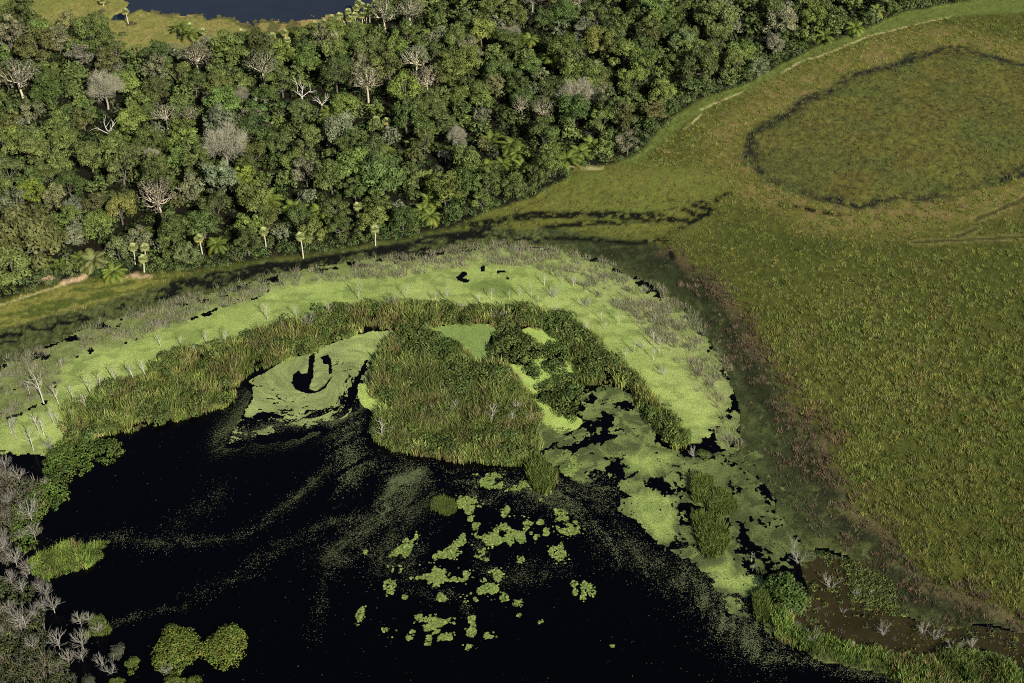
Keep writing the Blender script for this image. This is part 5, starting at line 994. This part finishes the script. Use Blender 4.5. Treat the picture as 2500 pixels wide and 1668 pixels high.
for c, x, y, w, lab in [(5, 440, 570, 130, 'dense whitish dead shrub at the inner edge of the duckweed'), (5, 1540, 505, 130, 'wide white dead shrub with forked stems in bright duckweed'), (5, 1755, 565, 100, 'low grey dead shrub by a small dark gap in the duckweed'), (5, 1165, 655, 110, 'purplish grey dead shrub on the crest of the ring'), (5, 2290, 1040, 110, 'grey dead shrub low in the duckweed near the ring end'), (4, 2100, 700, 140, 'brownish dead shrub where the reeds meet the duckweed'), (4, 1100, 720, 90, 'pale dead shrub in the brushy belt'), (4, 340, 1540, 140, 'pinkish grey dead shrub below the reed corner'), (4, 90, 1390, 90, 'pinkish twiggy shrub beside the shore thicket'),
                         (5, 1395, 1375, 100, 'spreading white dead shrub at the island shore'), (9, 1015, 915, 140, 'large whitish dead shrub standing alone in the brown pool'), (9, 800, 745, 140, 'broad grey dead shrub at the upper end of the brown pool'), (9, 770, 650, 90, 'small grey dead shrub above the broad grey one'), (9, 1100, 1085, 60, 'small grey dead shrub in the middle of the brown pool'), (9, 1180, 970, 70, 'low pale dead shrub behind the small grey one in the pool'), (9, 1370, 1230, 120, 'whitish dead shrub below the black hole of the pool'), (9, 1640, 1220, 110, 'grey dead shrub, first of the row above the pool bushes'), (9, 1720, 1260, 110, 'grey dead shrub, middle of the row above the pool bushes'), (9, 1850, 1330, 130, 'wide grey dead shrub, last of the row above the pool bushes'), (9, 1970, 1320, 90, 'lone grey dead shrub beside the end of the row'), (9, 890, 1270, 120, 'flat spreading dead shrub behind the light reed strip'), (9, 90, 30, 90, 'grey dead shrub by the dark bush above the broken weed'), (5, 2150, 860, 80, 'thin grey dead shrub by three white trees'), (7, 750, 1490, 130, 'fallen white dead shrub lying towards the yellow green bush'), (7, 690, 1440, 110, 'leaning brownish dead shrub beside the grey green bush')]:
    R = span(c, w, at_height(c, x, y, 1)); P = at_height(c, x, y, R*.15)
    link('dead_shrub', DEADS['bush'][int(rng.integers(3))], None, (*P, 0), rng.random()*6.28, R*.62, label=lab, category='dead shrub', group='dead shrubs in the swamp')
# ------------------------------------------------------------------ lily pads drifting on the black water
LP = '''1090,200,90,60,20 1390,245,95,70,0 1640,110,90,70,30 1260,255,25,20,0 960,385,90,55,40 980,490,40,45,0 1250,375,65,35,-35 1435,360,25,20,0 1565,435,55,35,20 1620,515,75,50,10 1220,560,130,65,-20 1385,500,65,38,-10 1090,600,95,40,-5 920,610,85,40,-30 820,690,105,38,-20 1050,715,60,38,-50 1320,600,50,30,20 1465,545,30,30,-30 1190,715,25,18,0 1300,740,22,18,0 1440,755,30,22,0 1550,700,60,38,30 1570,650,20,18,0 495,690,90,38,-35 560,590,45,22,-20 470,805,35,25,-30 420,920,40,45,0 690,850,85,65,0 830,850,110,55,-5 690,905,25,20,0 1115,855,60,40,-15 1045,955,100,50,-10 765,995,30,35,0 1190,990,25,28,0 1285,1025,28,22,-30 520,990,15,12,0 220,1105,22,50,20 685,972,32,8,5 1660,900,22,18,0 1670,960,20,18,0 1745,915,42,32,-40 1725,980,18,25,0 1780,960,22,20,0 750,1140,80,45,-25 690,1190,85,50,-15 770,1255,65,40,0 870,1145,30,20,-30 480,1255,45,28,-30 560,1225,25,20,0 550,1265,22,15,0 385,1210,20,14,0 965,1135,28,22,0 975,1180,20,25,0 1000,1230,75,28,0 1080,1260,42,25,20 660,1315,32,18,-15 930,1325,32,17,0 630,1130,45,20,20 685,1260,25,22,0 255,690,13,15,0 1920,1320,10,8,0 1435,1155,13,10,0 1290,1110,12,12,0 1395,570,35,25,40 1190,430,18,18,0'''
a = np.arange(7)*2*math.pi/7; PADV = np.concatenate([[[0, 0, 0]], np.stack([np.cos(a), np.sin(a), .05+.16*np.cos(a)], 1)]); PADT = np.array([[0, j+1, (j+1) % 7+1] for j in range(7)][:6])
PAD = (PADV, np.zeros((0, 4), np.int64), PADT, np.ones((8, 3)))
pad_spots = []
for tok in LP.split():
    x, y, rx, ry, an = [float(q) for q in tok.split(',')]; rx *= 1.12; ry *= 1.12; n = int(rx*ry*.062)+6; an = math.radians(an)
    r = np.sqrt(rng.random(n*2))*np.where(rng.random(n*2) < .12, 1.45, 1); th = rng.random(n*2)*6.28; px = r*np.cos(th)*rx; py = r*np.sin(th)*ry
    cx = x+px*math.cos(an)-py*math.sin(an); cy = y+px*math.sin(an)+py*math.cos(an)
    Q = ground(CROP[8][0]+cx/CROP[8][2], CROP[8][1]+cy/CROP[8][2]); g = fbm(Q+rng.random()*50, 2.0, 2, 261); Q = Q[(g > .40+.14*r)|(rx < 25)][:n]
    if len(Q): pad_spots.append((at_height(8, x, y, 0), Q, max(rx, ry), rx/ry))
big = sorted(range(len(pad_spots)), key=lambda i_: -pad_spots[i_][2]*len(pad_spots[i_][1]))
PM = Namer([('larger bushy islet', ISLETS[0].mean(0)), ('smaller bushy islet', ISLETS[1].mean(0)), ('fan of reeds', SHOOTS[5].mean(0)), ('round grass clump', SHOOTS[6].mean(0)), ('island tip', G('8:1300,100')[0]), ('marbled scum', G('8:2250,500')[0]), ('shaggy reed clump', SHOOTS[2].mean(0)), ('largest lily patch', G('8:830,850')[0]), ('long slanting lily patch', G('8:1220,560')[0]), ('front lily patch', G('8:750,1150')[0]), ('weed plume', G('8:600,250')[0])])
SPECIAL = {830850: 'largest patch of lily pads, a dense spindle on the black water', 1220560: 'long slanting patch of lily pads below the island', 7501140: 'front lily pad patch with ragged edges in the black water'}
for i_, (c_, Q, r_, asp) in enumerate(pad_spots):
    n_ = len(Q); s_ = .15+.16*rng.random(n_); tok = LP.split()[i_].split(',') if i_ < len(LP.split()) else ['0', '0']
    zz = .06+.03*rng.random(n_)
    mb = spread_copies([PAD], np.concatenate([Q-c_, zz[:, None]], 1), rng.random(n_)*6.28, s_, mixt(n_, [look(136, 156, 80), look(116, 138, 64), look(156, 168, 96), look(92, 112, 54)], jit=.16))
    head = ('tiny' if r_ < 16 else 'small' if r_ < 36 else 'large' if r_ > 70 else 'middling')+(' long' if asp > 1.9 else ' round' if asp < 1.2 else '')+' patch of lily pads'
    link('lily_pads', mb.mesh('lily_pads', M_pad), None, (*c_, 0), label=SPECIAL.get(int(tok[0]+tok[1])) or PM.label(head, c_), category='lily pads', kind='stuff', group='drifting lily pad patches')
